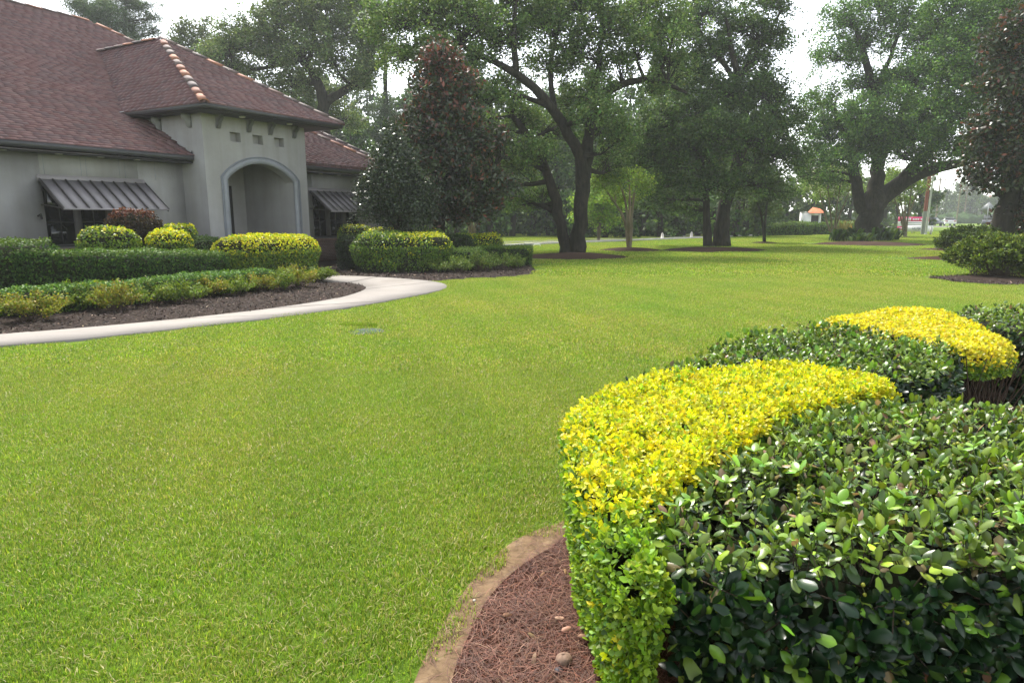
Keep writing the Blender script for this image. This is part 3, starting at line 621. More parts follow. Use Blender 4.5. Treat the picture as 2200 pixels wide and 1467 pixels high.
# standing seam awnings
def awning(x0, x1, nb):
    zt_, zb, yo = 2.50, 1.80, -.0; st = (x1 - x0) / nb
    hood = MB(); hood.add([(x0, YM - .003, 2.62), (x1, YM - .003, 2.62), (x1, YM - .12, 2.47), (x0, YM - .12, 2.47), (x0, YM - .003, 2.45), (x1, YM - .003, 2.45)], [[0, 1, 2, 3], [3, 2, 5, 4]], [[0, 3, 4], [1, 5, 2]])
    a = hood.build('awning', M['awning'], HOUSE); A = np.array([0, YM - .1, zt_]); B = np.array([0, yo, zb]); s = norm(B - A); nn = np.array([0, s[2], -s[1]]); nn = nn if nn[2] > 0 else -nn; L = np.linalg.norm(B - A)
    for k in range(nb):
        c = A + s * L / 2 + [x0 + (k + .5) * st, 0, 0]; MB().obox(c, [st / 2 - .002, 0, 0], s * L / 2, nn * .006).build('pan', M['awning'], a)
        if k: MB().obox(c - [st / 2, 0, 0] + nn * .02, [.011, 0, 0], s * L / 2, nn * .02).build('seam', M['awningseam'], a)
    for x in (x0 + .01, x1 - .01): MB().obox(A + s * L / 2 + [x, 0, 0] - nn * .02, [.012, 0, 0], s * (L / 2 + .01), nn * .045).build('edge_rail', M['awningseam'], a)
    MB().obox(B + [(x0 + x1) / 2, -.01, -.015], [(x1 - x0) / 2, 0, 0], [0, .012, 0], [0, 0, .02]).build('front_rail', M['awning'], a)
    for x in (x0 + .03, x1 - .03): MB().tube([(x, yo + .06, zb), (x, YM + .02, 1.9)], .014).build('stay', M['awningseam'], a)
awning(3.1, 5.9, 9); awning(8.57, 11.24, 9); awning(17.25, 20.0, 9)
MB().tube([(8.5, YM, 1.62), (8.5, YM - .12, 1.66), (8.5, YM - .16, 1.55)], .025, 6).build('hose_hook', M['frame'], HOUSE)
# eaves: soffit, fascia, gutter
def gutter(x0, x1, y, z, nm='gutter'):
    pr = np.array([(0, 0), (0, -.10), (.03, -.14), (.1, -.14), (.1, 0), (.085, 0), (.085, -.12), (.035, -.12), (.018, -.095), (.018, 0)])
    k = len(pr); v = np.vstack([np.c_[np.full(k, x), y + pr[:, 0], z + pr[:, 1]] for x in (x0, x1)]); i = np.arange(k); jj = (i + 1) % k
    return obj(nm, v, [np.stack([i, jj, k + jj, k + i], 1), np.array([[0, 1, 2], [0, 2, 9], [2, 3, 7], [3, 4, 5]])], M['guttermetal'], HOUSE)
gutter(0.4, 12.42, EV - .02, ZE + .01); gutter(16.26, 22.1, EV - .02, ZE + .01)
so = MB(); so.box(.4, 12.44, EV + .06, YM - .002, ZE - .2, ZE - .16); so.box(16.24, 22.1, EV + .06, YM - .002, ZE - .2, ZE - .16); so.build('soffit', M['darktrim'], HOUSE)
for x in (6.5, 7.8, 8.99, 9.99, 10.93, 17.6, 18.5): MB().lathe([(0, -.215), (.075, -.212), (.085, -.201)], (x, .75, ZE)).build('soffit_lamp', M['lampglass'], HOUSE)
XL, XR, YF, ZP = 11.93, 17.1, -.9, 4.60
APEX = np.array([14.34, 4.3, 7.33]); BACK = np.array([14.34, EV + (7.34 - ZE) / TP, 7.34]); yv = EV + (ZP - ZE) / TP
so = MB(); so.box(XL + .1, XR - .1, YF + .1, yv, PT - .012, PT + .03); so.build('porch_soffit', M['darktrim'], HOUSE)
def gutter_path(pts, z, nm):
    pts = np.asarray(pts, float); d = norm(np.gradient(pts, axis=0)); mb = []; k = len(pts); out_ = np.c_[d[:, 1], -d[:, 0]]
    seg = norm(np.diff(pts, axis=0)); so_ = np.c_[seg[:, 1], -seg[:, 0]]; mo = [so_[0]] + [norm(so_[a] + so_[a + 1]) / max(.3, float(norm(so_[a] + so_[a + 1]) @ so_[a])) for a in range(len(so_) - 1)] + [so_[-1]]; mo = np.array(mo)
    pr = np.array([(0.09, 0), (.09, -.095), (.055, -.14), (-.01, -.14), (-.01, -.02), (.075, -.012)])
    v = np.vstack([np.c_[pts + mo * a, np.full(k, z + b)] for a, b in pr]); i = np.arange(k - 1); m = len(pr)
    q = np.vstack([np.stack([a * k + i, a * k + i + 1, b * k + i + 1, b * k + i], 1) for a, b in [(c, (c + 1) % m) for c in range(m)]])
    cap = np.array([[a * k for a in (0, 1, 2, 3)], [a * k + k - 1 for a in (0, 1, 2, 3)], ])
    return obj(nm, v, [q, cap], M['guttermetal'], HOUSE)
gutter_path([(XL + .09, yv - .05), (XL + .09, YF + .09), (XR - .09, YF + .09), (XR - .09, yv - .05)], ZP + .01, 'porch_gutter')
fa = MB(); fa.box(XL + .1, XR - .1, YF + .1, YF + .13, PT - .03, ZP - .01); fa.box(XL + .1, XL + .13, YF + .13, yv, PT - .03, ZP - .01); fa.build('fascia', M['darktrim'], HOUSE)
for x in (13.49, 15.24): MB().lathe([(0, -.05), (.08, -.047), (.09, -.013)], (x, -.42, PT)).build('soffit_lamp', M['lampglass'], HOUSE)
def bracket(c, sx, sy):
    # corbel: an S-shaped block under the eave
    pr = [(0, 0), (0, -.36), (.05, -.36), (.10, -.29), (.12, -.2), (.2, -.12), (.23, -.09), (.23, 0)]; pr = np.array(pr); k = len(pr); mb = MB(); h = .06
    dirv = np.array([sx, sy]); per = np.array([-sy, sx]); vv = []
    for t in (-h, h): vv.append(np.c_[c[0] + dirv[0] * pr[:, 0] + per[0] * t, c[1] + dirv[1] * pr[:, 0] + per[1] * t, c[2] + pr[:, 1]])
    i = np.arange(k); jj = (i + 1) % k; c3 = [[0, a, a + 1] for a in range(1, k - 1)]
    return obj('bracket', np.vstack(vv), [np.stack([i, jj, k + jj, k + i], 1), np.array(c3 + [[k + a for a in t] for t in c3])], simple('shaded_stucco', (.2, .2, .2), .7, .1, 4) if 'brk' not in M else M['brk'], HOUSE)
M['brk'] = simple('shaded_stucco', (.2, .2, .2), .7, .1, 4)  # brackets are stucco too; the shade under the eave is put into this darker grey
for x in (12.95, 14.0, 14.8, 15.75): bracket((x, -.003, PT - .015), 0, -1)
bracket((X0 - .003, .5, PT - .015), -1, 0); bracket((X0 - .003, 1.9, PT - .015), -1, 0)
# roof planes
RE = np.array([16.15, 11.4, ZE + TP * (11.4 - EV)])              # right end of the main ridge
RL = np.array([5.0, 11.4, RE[2]]); FRc = np.array([22.1, EV, ZE]); FLc = np.array([0.3, EV, ZE]); BRc = np.array([22.1, 22.6, ZE]); BLc = np.array([.3, 22.6, ZE])
FLp, FRp = np.array([XL, YF, ZP]), np.array([XR, YF, ZP]); VL = np.array([XL, yv, ZP]); VR = np.array([XR, yv, ZP])
e_ = .012
def sub(a, n): return np.asarray(a) - [0, 0, n]
rv_ = [sub(x, e_) for x in (FLc, FRc, RE, RL, BRc, BLc, FLp, FRp, APEX, BACK, VL, VR)]
ROOF = obj('roof', rv_, [np.array([[0, 1, 2, 3], [4, 5, 3, 2], [6, 8, 9, 10], [7, 11, 9, 8]]), np.array([[1, 4, 2], [5, 0, 3], [6, 7, 8]])], M['shingle'], HOUSE, col=(.07, .04, .036))
sh_cols = np.array([(.142, .074, .072), (.130, .074, .074), (.158, .088, .086), (.122, .078, .080), (.172, .100, .097), (.143, .090, .090)])
sh_v = np.array([[-.149, -.012, .0], [.149, -.012, .0], [.149, .2, .0], [-.149, .2, .0], [-.149, -.012, .042], [.149, -.012, .042], [.149, .2, .008], [-.149, .2, .008]])
sh_q = np.array([[4, 5, 6, 7], [0, 1, 5, 4], [0, 4, 7, 3], [1, 2, 6, 5]])
sh_mesh = [newmesh('shingle', sh_v, sh_q, M['shingle'], col=c) for c in sh_cols]
cand = []
def shingle_face(poly3, lift=0.0):
    P3 = np.asarray(poly3, float); O = P3[0]; e = norm(P3[1] - P3[0]); nrm = norm(np.cross(e, P3[2] - P3[0])); nrm = nrm if nrm[2] > 0 else -nrm
    s = np.cross(nrm, e); s = s if s[2] > 0 else -s; ab = np.stack([(P3 - O) @ e, (P3 - O) @ s], 1); lo, hi = ab.min(0), ab.max(0); row = 0; b = 0.0
    while b < hi[1] - .05:
        off = R.uniform(0, .3); a = np.arange(lo[0] - .3 + off, hi[0] + .3, .303); c = np.c_[a, np.full(len(a), b + .07)]; k = inpoly(c, ab)
        for x in a[k]: cand.append((O + e * x + s * b + nrm * lift, e, s, nrm))
        b += .142; row += 1
# main front slope (left of and behind the porch), porch slopes, and the stepped wing on the right
shingle_face([FLc, FRc, RE, RL]); n_main = len(cand)
shingle_face([FLp, FRp, APEX]); shingle_face([VL, FLp, APEX, BACK])
WL = np.array([16.25, EV, ZE + .1]); WR = np.array([21.25, EV, ZE + .1]); WT1 = np.array([17.6, EV + 5.6, ZE + .1 + TP * 5.6]); WT0 = np.array([16.25, EV + 5.6, ZE + .1 + TP * 5.6])
obj('wing_roof', [sub(x, .004) for x in (WL, WR, WT1, WT0)] + [sub(x, .12) for x in (WL, WR, WT1, WT0)], [np.array([[0, 1, 2, 3], [1, 5, 6, 2], [0, 4, 5, 1]])], M['shingle'], HOUSE, col=(.07, .04, .036))
shingle_face([WL, WR, WT1, WT0])
Pc = np.array([c[0] for c in cand]); eyeL = np.array(HM.inverted() @ Vector((0, 0, EYE)))
inside_porch = (Pc[:, 0] > XL) & (Pc[:, 0] < 17.2) & (np.arange(len(cand)) < n_main) & (Pc[:, 1] < 2.0) & (Pc[:, 0] > X0)
vis = (Pc[:, 0] > 7.75) & ~inside_porch & (Pc[:, 0] < 22) & (np.arange(len(cand)) < n_main)
dist = np.linalg.norm(Pc - eyeL, axis=1); dist[~vis] = 1e9; pick = set(np.argsort(dist)[:300].tolist())
bv, bc = [], []
for i_, (o_, e, s, nr) in enumerate(cand):
    if inside_porch[i_]: continue
    ci = random.randrange(6)
    if i_ in pick:
        ob = link('shingle', sh_mesh[ci], ROOF); m3 = Matrix(((e[0], s[0], nr[0]), (e[1], s[1], nr[1]), (e[2], s[2], nr[2]))).to_4x4(); m3.translation = Vector(o_.tolist()); ob.matrix_local = m3
    else:
        bv.append(o_ + sh_v[:, :1] * e + sh_v[:, 1:2] * s + sh_v[:, 2:] * nr); bc.append(sh_cols[ci])
nb_ = len(bv); obj('shingle_courses', np.vstack(bv), (sh_q[None] + (np.arange(nb_) * 8)[:, None, None]).reshape(-1, 4), M['shingle'], HOUSE, col=np.repeat(np.array(bc), 8, 0), kind='stuff')
# clay ridge and hip tiles, each its own piece
tl_cols = [(.30, .14, .085), (.115, .09, .085), (.135, .10, .09), (.10, .08, .078), (.21, .095, .065), (.15, .095, .08)]
def tile_mesh(c):
    th = np.linspace(-1.15, 1.15, 7); v = []
    for x, rr, zz in ((0, .15, .02), (.60, .138, .0)):
        v.append(np.c_[np.full(7, x), rr * np.sin(th), rr * np.cos(th) * .8 - .09 + zz])
    for x, rr, zz in ((0, .134, .003), (.60, .122, -.014)):
        v.append(np.c_[np.full(7, x), rr * np.sin(th), rr * np.cos(th) * .8 - .09 + zz])
    i = np.arange(6); q = np.vstack([np.stack([i, i + 1, 7 + i + 1, 7 + i], 1), np.stack([14 + i, 14 + i + 1, i + 1, i], 1), np.stack([7 + i, 7 + i + 1, 21 + i + 1, 21 + i], 1), [[0, 7, 21, 14], [6, 20, 27, 13]]])
    return newmesh('ridge_tile', np.vstack(v), q, M['tile'], col=c)
tl_mesh = [tile_mesh(c) for c in tl_cols]
def tiles(a, b, step=.54):
    a, b = np.asarray(a, float), np.asarray(b, float); L = np.linalg.norm(b - a); d = (b - a) / L; n_ = int(L / step); side = norm(np.cross([0, 0, 1.], d)); up = np.cross(d, side)
    for k in range(n_):
        o_ = a + d * (k * step) + up * .05; ci = random.choices(range(6), [.16, .26, .22, .16, .1, .1])[0]
        t = link('ridge_tile', tl_mesh[ci], ROOF); m3 = Matrix(((d[0], side[0], up[0]), (d[1], side[1], up[1]), (d[2], side[2], up[2]))).to_4x4(); m3.translation = Vector(o_.tolist()); t.matrix_local = m3
tiles(FLp, APEX); tiles(FRp, APEX); tiles(BACK, APEX + [0, .1, 0]); tiles(FRc, RE); tiles(RE - [11, 0, 0], RE + [.2, 0, 0]); tiles(WR, WT1)
fl = MB(); fl.obox((XL + .03, yv + .05, ZP + .03), (.16, -.05, .05), (.05, .16, 0), (0, 0, .008)); fl.build('flashing', M['flash'], HOUSE)
MB().add([(12.41, EV - .02, ZE), (12.44, EV + .2, ZE + .02), (12.43, EV + .05, ZE + .17)], None, [[0, 1, 2]]).build('diverter', M['guttermetal'], HOUSE)

# ------------------------------------------------------------------ foreground hedges
Y1 = [(.30, 1.6), (.25, 2.1), (.22, 2.6), (.22, 3.0), (.28, 3.28), (.44, 3.56), (.66, 3.9), (.95, 4.12), (1.36, 4.26), (1.86, 4.34), (2.18, 4.14), (2.34, 3.72), (1.89, 3.44), (1.45, 3.2), (1.04, 2.78), (.80, 2.47), (.58, 2.2), (.47, 2.0), (.44, 1.6)]
HF = [(.42, 1.68), (.44, 2.02), (.56, 2.24), (.80, 2.52), (1.04, 2.85), (1.42, 3.2), (1.89, 3.46), (2.34, 3.5), (2.75, 3.45), (2.85, 2.6), (2.4, 1.85), (1.9, 1.68), (1.2, 1.70), (.8, 1.68)]
HB = [(.5, 3.66), (.78, 4.05), (1.07, 4.42), (1.5, 4.95), (1.92, 5.42), (2.4, 5.85), (2.75, 6.02), (3.12, 5.78), (3.3, 5.1), (3.36, 4.8), (2.95, 4.2), (2.45, 3.9), (2.2, 4.08), (1.86, 4.3), (1.36, 4.22), (.95, 4.08), (.68, 3.86)]
Y2 = [(2.72, 6.02), (3.1, 6.4), (3.6, 6.85), (4.23, 7.05), (4.5, 6.5), (4.2, 5.6), (3.85, 4.85), (3.4, 4.72), (3.22, 5.1), (3.05, 5.75)]
HR = [(4.25, 6.5), (4.12, 5.5), (4.5, 5.2), (5.4, 5.2), (6.6, 5.4), (6.6, 6.9), (5.5, 6.85), (4.8, 6.7)]
ycol_top = [(.60, .57, .014), (.53, .54, .016), (.41, .49, .018), (.65, .59, .035), (.22, .34, .02)]; ywt = [.31, .28, .21, .09, .11]
ycol_side = [(.20, .34, .02), (.13, .25, .018), (.09, .19, .018), (.30, .42, .03), (.05, .12, .014)]; yws = [.3, .27, .2, .11, .12]
def blend_cols(n, f, ct, wt_, cs, ws, var=.16):
    a = jitcol(ct, n, var, wt_); b = jitcol(cs, n, var, ws); return np.where((R.random(n) < f)[:, None], a, b)
def yellow_hedge(nm, label, poly, h, n, size, T, zy=(.30, .60), group=None, r=.14, lumps=3.2, lumpa=.03, core=True, sidef=1.0, depth=.05, flare=.05, cs=None, nup=False, topf=None, near=()):
    t = thing(nm, label, 'hedge', (0, 0, 0), group=group); P, N, top = hedge_points(poly, h, r, n, lumpa=lumpa, lumps=lumps, depth=depth, flare=flare, sidef=sidef, seed=R.uniform(0, 9)); P, N, top = drop_inside(P, N, top, near, 10 ** 9)
    hm = h if not callable(h) else None; H = np.full(len(P), h) if hm else h(P[:, :2]); zz = P[:, 2] / H
    f = np.clip((zz - zy[0]) / (zy[1] - zy[0]), 0, 1) ** 1.3
    if nup: f = f * np.clip((N[:, 2] + .05) / .65, 0.06, 1)
    if topf is not None: f = f * topf(P)
    f = np.clip(f + .12 * lump(P, 6, 3), 0, 1)
    cols = blend_cols(len(P), f, ycol_top, ywt, cs or ycol_side, yws)
    if nup:
        per = 4; cols = np.repeat(cols, per, 0) * np.exp(.14 * R.standard_normal((len(P) * per, 1))); P2, n2, a2, _ = whorl(P, N, per, .35, (25, 88), .016, .5); v, fc, own = scatter(T, P2, n2, size * R.uniform(.55, 1.25, len(P2)), a2); obj('foliage', v, fc, M['yleaf'], t, col=np.clip(cols, 0, 1)[own], kind='stuff')
        iv = R.choice(np.where(N[:, 2] > .5)[0], 260); sp = np.repeat(P[iv], 4, 0) + np.tile(np.linspace(.008, .035, 4), 260)[:, None] * np.repeat(norm(N[iv] + .5 * R.standard_normal((260, 3)) + [0, 0, .6]), 4, 0); P2, n2, a2, _ = whorl(sp, np.tile([0, 0, 1.], (len(sp), 1)), 3, .2, (40, 75), .004); v, fc, own = scatter(T, P2, n2, size * R.uniform(.5, 1.0, len(P2)), a2); obj('shoots', v, fc, M['yleaf'], t, col=np.repeat(cols[iv * per], 12, 0)[own], kind='stuff')
    else:
        ax = norm(N * .5 + R.standard_normal((len(P), 3))); leaves_obj('foliage', T, P, N, size * R.uniform(.65, 1.25, len(P)), cols, M['yleaf'], t, .75, axis=ax)
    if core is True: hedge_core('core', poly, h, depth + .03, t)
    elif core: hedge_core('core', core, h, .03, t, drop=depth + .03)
    return t
yh1 = yellow_hedge('golden_hedge', 'golden leaved clipped hedge curving along the pine straw bed, nearest the camera', Y1, .66, 22500, .0245, T_fold(.34, .1), (.52, .97), nup=True, cs=[(.23, .36, .025), (.165, .29, .02), (.11, .21, .017), (.30, .40, .03), (.065, .135, .014)], topf=lambda p: np.clip((p[:, 1] + .55 * (.45 - p[:, 0]) - 1.98) / .28, 0, 1), r=.12, lumpa=.022, lumps=5, sidef=.8, group='clipped golden hedges', near=[HF, HB], core=[(.36, 2.3), (.34, 2.9), (.4, 3.2), (.55, 3.5), (.76, 3.8), (1.0, 3.98), (1.36, 4.1), (1.86, 4.18), (2.08, 4.05), (2.2, 3.75), (1.85, 3.55), (1.4, 3.3), (.98, 2.9), (.72, 2.55), (.52, 2.3)])
# the second band is leggy underneath: stems in place of a leafy face
t2 = thing('golden_hedge', 'golden topped hedge with bare leggy stems, furthest of the kerbside hedge bands', 'hedge', group='clipped golden hedges')
P, N, top = hedge_points(Y2, .66, .16, 36000, z0=.42, lumpa=.03, lumps=4, depth=.05, sidef=.25)
cols = blend_cols(len(P), np.clip((P[:, 2] - .46) / .1, .0, 1), [(.64, .56, .025), (.58, .53, .02), (.48, .48, .025), (.68, .56, .05), (.34, .34, .025)], ywt, ycol_side, yws); leaves_obj('foliage', T_dia(.38, .1), P, N, .032 * R.uniform(.65, 1.25, len(P)), cols, M['yleaf'], t2, .75)
sp_ = smoothpoly(Y2); lo, hi = sp_.min(0), sp_.max(0); b = R.uniform(lo, hi, (1500, 2)); b = b[inpoly(b, sp_)][:420]; st = MB()
for x, y in b:
    x2, y2 = np.array([x, y]) + R.normal(0, .12, 2); st.tube([(x, y, 0), ((x + x2) / 2 + R.normal(0, .02), (y + y2) / 2, .25), (x2, y2, .52 + R.uniform(0, .08))], [.007, .005, .003], 4, False)
st.build('stems', M['twig'], t2, kind='stuff')
k3 = MB(); k3.prism(np.array(Y2) * .84 + np.array(Y2).mean(0) * .16, .44, .57); k3.build('inner_twigs', M['core'], t2)

hd = [(.006, .019, .007), (.010, .029, .009), (.016, .045, .010), (.033, .082, .013), (.12, .25, .02)]
def holly_cols(n, f):           # f: share of the lighter leaf tones, rising towards the clipped top
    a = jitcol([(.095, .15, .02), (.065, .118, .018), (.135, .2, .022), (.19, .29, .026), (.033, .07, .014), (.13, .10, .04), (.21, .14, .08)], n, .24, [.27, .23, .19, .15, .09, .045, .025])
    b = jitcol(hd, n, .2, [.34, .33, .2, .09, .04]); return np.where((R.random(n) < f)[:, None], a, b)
hol_T = [T_holly(True), T_holly(False)]
def holly_hedge(nm, label, poly, h, n, size, T, singles=0, r=.1, **kw):
    t = thing(nm, label, 'hedge', group='clipped holly hedges'); per = 6; P, N, top = hedge_points(poly, h, r, n // per, lumpa=kw.get('lumpa', .04), lumps=5, depth=kw.get('depth', .09), sidef=kw.get('sidef', 1.0), z0=kw.get('z0', .02), seed=R.uniform(0, 9)); P, N, top = drop_inside(P, N, top, kw.get('near', []), 10 ** 9); kf = (N[:, 1] < .35) | (R.random(len(P)) < .3); P, N, top = P[kf], N[kf], top[kf]; n = len(P) * per; P0, N0 = P, N; N = np.repeat(N, per, 0); top = np.repeat(top, per); P, nr, axs, twx = whorl(P0, N0, per, .5, (25, 95), .05, .4); tw_ = np.stack([P0 - twx * .11, P0 + twx * .004], 1)
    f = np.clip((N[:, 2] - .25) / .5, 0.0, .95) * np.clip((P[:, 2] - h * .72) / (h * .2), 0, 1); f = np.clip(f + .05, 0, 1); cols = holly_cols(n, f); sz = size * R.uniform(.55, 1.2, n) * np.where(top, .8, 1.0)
    tb = MB()
    if isinstance(T, list):
        for a_, b_ in tw_: tb.tube([a_, b_], [.0024, .0014], 3, False)
        tb.build('twigs', M['twig'], t, kind='stuff')
    keep = np.ones(n, bool)
    if singles:
        d = np.linalg.norm(P - np.array([0, 0, EYE]), axis=1); front = (N @ np.array([0, -.75, .66])) > .35; outer = np.ones(n, bool)
        rel = P - np.array([0, 0, EYE]); fwd = rel @ _f; px = 1100 + FPX * rel[:, 0] / fwd; py = 733.5 - FPX * (rel @ _u) / fwd; inv = (px > 1250) & (px < 2190) & (py < 1450)
        sc = np.where(front & inv, d - sz * 4, 1e9); ids = np.argsort(sc)[:singles * 6]; ids = R.choice(ids, singles, replace=False); keep[ids] = False
        var = [[newmesh('leaf', T[k % 2][0], T[k % 2][1], M['glossleaf'], col=c, smooth=True) for k, c in enumerate(np.array(cl) * R.uniform(.85, 1.15, (len(cl), 1)))] for cl in ([(.008, .024, .008), (.012, .034, .009), (.017, .047, .010), (.03, .075, .012), (.010, .028, .008), (.021, .057, .011), (.12, .24, .02), (.008, .021, .008)], [(.095, .15, .02), (.065, .118, .018), (.135, .2, .022), (.19, .29, .026), (.045, .09, .016), (.13, .105, .04), (.08, .14, .02), (.037, .075, .014)])]
        for i in ids:
            a = axs[i] - nr[i] * (axs[i] @ nr[i]); a = a / np.linalg.norm(a); b = np.cross(nr[i], a); s = sz[i] * 1.12; pp = P[i] + N[i] * .012
            o = link('leaf', random.choice(var[int(R.random() < f[i])]), t); o.matrix_local = Matrix(((a[0] * s, b[0] * s, nr[i][0] * s, pp[0]), (a[1] * s, b[1] * s, nr[i][1] * s, pp[1]), (a[2] * s, b[2] * s, nr[i][2] * s, pp[2]), (0, 0, 0, 1)))
    P, nr, axs, sz, cols = P[keep], nr[keep], axs[keep], sz[keep], cols[keep]
    if isinstance(T, list):
        h_ = R.random(len(P)) < .6; parts = [scatter(T[0], P[h_], nr[h_], sz[h_], axs[h_]), scatter(T[1], P[~h_], nr[~h_], sz[~h_], axs[~h_])]; n0 = len(parts[0][0])
        v = np.vstack([parts[0][0], parts[1][0]]); fc = parts[0][1] + [q + n0 for q in parts[1][1]]; c = np.vstack([cols[h_][parts[0][2]], cols[~h_][parts[1][2]]]); nk = len(T[0][0]); vf = np.r_[np.full(6, 1.4), np.full(nk - 6, .95)]; c = c * np.tile(vf, len(c) // nk)[:, None]
        obj('foliage', v, [np.vstack(fc)], M['glossleaf'], t, col=c, smooth=True, kind='stuff')
    else:
        v, fc, own = scatter(T, P, nr, sz, axs); obj('foliage', v, fc, M['glossleaf'], t, col=cols[own], kind='stuff')
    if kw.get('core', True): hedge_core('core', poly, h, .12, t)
    return t, P, N[keep]
hf_, Pf, Nf = holly_hedge('holly_hedge', 'glossy dark holly hedge with yellow berries filling the lower corner of the bed', HF, .66, 23000, .058, hol_T, 300, r=.13, near=[Y1, HB])
# new shoots, berries and dry leaves on it
vis_ = np.where((Nf @ np.array([0, -.6, .8]) > .45) & (Pf[:, 1] < 3.0) & (Pf[:, 0] < 1.9))[0]
sv = []; 
for i in R.choice(vis_, 46, replace=False):
    up = norm(Nf[i] * .6 + [0, 0, .6] + R.normal(0, .25, 3)); tip = Pf[i] + up * R.uniform(.03, .075); MBs = MB().tube([Pf[i] - up * .04, tip], [.0022, .0014], 4, False); MBs.build('shoot', simple('green_shoot', (.12, .16, .03), .6) if 'shoot' not in M else M['shoot'], hf_); M.setdefault('shoot', bpy.data.materials['green_shoot'])
    m = random.randint(4, 6); th = np.arange(m) * 2 * PI / m + R.uniform(0, 6); pe = norm(np.cross(up, [.3, .9, .1])); pf = np.cross(up, pe); axd = norm(up * .75 + (np.cos(th)[:, None] * pe + np.sin(th)[:, None] * pf)); nrd = norm(up * 1.0 - .6 * (np.cos(th)[:, None] * pe + np.sin(th)[:, None] * pf)); sv.append((np.repeat(tip[None], m, 0), nrd, axd, R.uniform(.035, .06, m)))
P_, N_, A_, Z_ = [np.concatenate(c) for c in zip(*sv)]; v, fc, own = scatter(hol_T[1], P_, N_, Z_, A_); cc = jitcol([(.13, .26, .022), (.09, .19, .018), (.17, .29, .028)], len(P_), .15); obj('young_leaves', v, fc, M['glossleaf'], hf_, col=cc[own], smooth=True, kind='stuff')
bm_ = MB().lathe([(0, -.0068), (.0045, -.005), (.0068, 0), (.0045, .005), (.0012, .0066), (0, .006)], k=10).mesh('berry', M['berry'], smooth=True)
for i in R.choice(vis_, 26, replace=False):
    for _ in range(random.randint(2, 6)):
        o = link('berry', bm_, hf_); o.location = [float(c) for c in Pf[i] + Nf[i] * R.uniform(.03, .06) + R.normal(0, .012, 3)]; s_ = R.uniform(.8, 1.15); o.scale = (s_, s_, s_)
drym = leafmat('dry_leaf', .7, .15, .3)
for k, i in enumerate(R.choice(vis_, 16, replace=False)):
    tv, tq = hol_T[0]; c = jitcol([(.28, .17, .10), (.20, .08, .03), (.42, .27, .18)], 1)[0]; v, fc, own = scatter((tv * [1, 1, 1.5], tq), (Pf[i] + Nf[i] * .02)[None], norm(R.standard_normal((1, 3)) + [0, -.6, .6]), R.uniform(.035, .06)); obj('dry_leaf', v, fc, drym, hf_, col=c, smooth=True)
hb_, Pb, Nb = holly_hedge('holly_hedge', 'holly hedge section lying between the two golden hedge bands', HB, .66, 16800, .052, T_oval(), 0, r=.12, core=False, near=[Y1, Y2])
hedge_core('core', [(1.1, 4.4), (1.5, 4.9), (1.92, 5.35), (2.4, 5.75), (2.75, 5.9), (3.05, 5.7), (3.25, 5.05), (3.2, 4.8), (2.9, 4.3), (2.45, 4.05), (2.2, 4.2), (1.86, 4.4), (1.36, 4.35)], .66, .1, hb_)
hr_, Pr, Nr = holly_hedge('holly_hedge', 'dark holly hedge at the edge of the picture beside the leggy golden hedge', HR, .72, 9000, .06, T_oval(), 0, r=.12)
# tufts of longer shoots along the top of the middle section
iv = R.choice(np.where(Nb[:, 2] > .8)[0], 160); pp = np.repeat(Pb[iv], 5, 0) + R.normal(0, .015, (800, 3)) + [0, 0, .03]; v, fc, own = scatter(T_oval(), pp, norm(R.standard_normal((800, 3)) + [0, 0, .3]), R.uniform(.03, .06, 800), norm(R.standard_normal((800, 3)) * .6 + [0, 0, 1])); cc = jitcol([(.13, .26, .022), (.09, .19, .018), (.18, .28, .03)], 800, .18); obj('young_leaves', v, fc, M['glossleaf'], hb_, col=cc[own], kind='stuff')

# pine straw, dead leaves, mushroom, stone
n = 11500; lo, hi = np.array([-.3, 1.2]), np.array([.75, 3.6]); p = R.uniform(lo, hi, (n * 2, 2)); p = p[inpoly(p, strawF)]
e_p = R.uniform([-.36, 1.5], [.3, 3.25], (1100, 2)); e_p = e_p[inpoly(e_p, bedF_s)]; p = np.vstack([p, e_p]); n = len(p)
a = R.uniform(0, 2 * PI, n); L = R.uniform(.04, .11, n); d = np.c_[np.cos(a), np.sin(a)]; s = np.c_[-np.sin(a), np.cos(a)]; bend = R.normal(0, .18, n)[:, None] * L[:, None] * s
z = .006 + .03 * R.random(n) ** 1.5 + .012 * lump(np.c_[p, 0 * a], 7); tilt = R.normal(0, .14, n) * L; w_ = R.uniform(.0007, .0012, n)[:, None] * s
vv = []
for f, wv in ((-.5, .5), (0, 1), (.5, .4)):
    c = p + d * (f * L)[:, None] + bend * (1 - 4 * f * f); zz = np.maximum(z + tilt * f, .005); vv += [np.c_[c - w_ * wv, zz], np.c_[c + w_ * wv, zz]]
vv = np.stack(vv, 1).reshape(-1, 3); o = (np.arange(n) * 6)[:, None]; q = np.vstack([np.array([[0, 1, 3, 2]]) + o, np.array([[2, 3, 5, 4]]) + o])
nc = jitcol([(.118, .042, .023), (.08, .029, .016), (.165, .068, .039), (.24, .13, .085), (.05, .02, .012)], n, .2, [.36, .26, .18, .06, .14])
so_ = sheet('straw_layer', strawF, .009, soilmat('straw_bed', [(.3, (.02, .008, .005)), (.55, (.055, .021, .013)), (.78, (.105, .044, .027))], 45, 1.0, .02), kind='structure')
ps = obj('pine_straw', vv, q, M['needle'], col=np.repeat(nc, 6, 0), kind='stuff'); tag(ps, 'reddish brown pine needles strewn over the bed beside the golden hedge', 'pine straw')
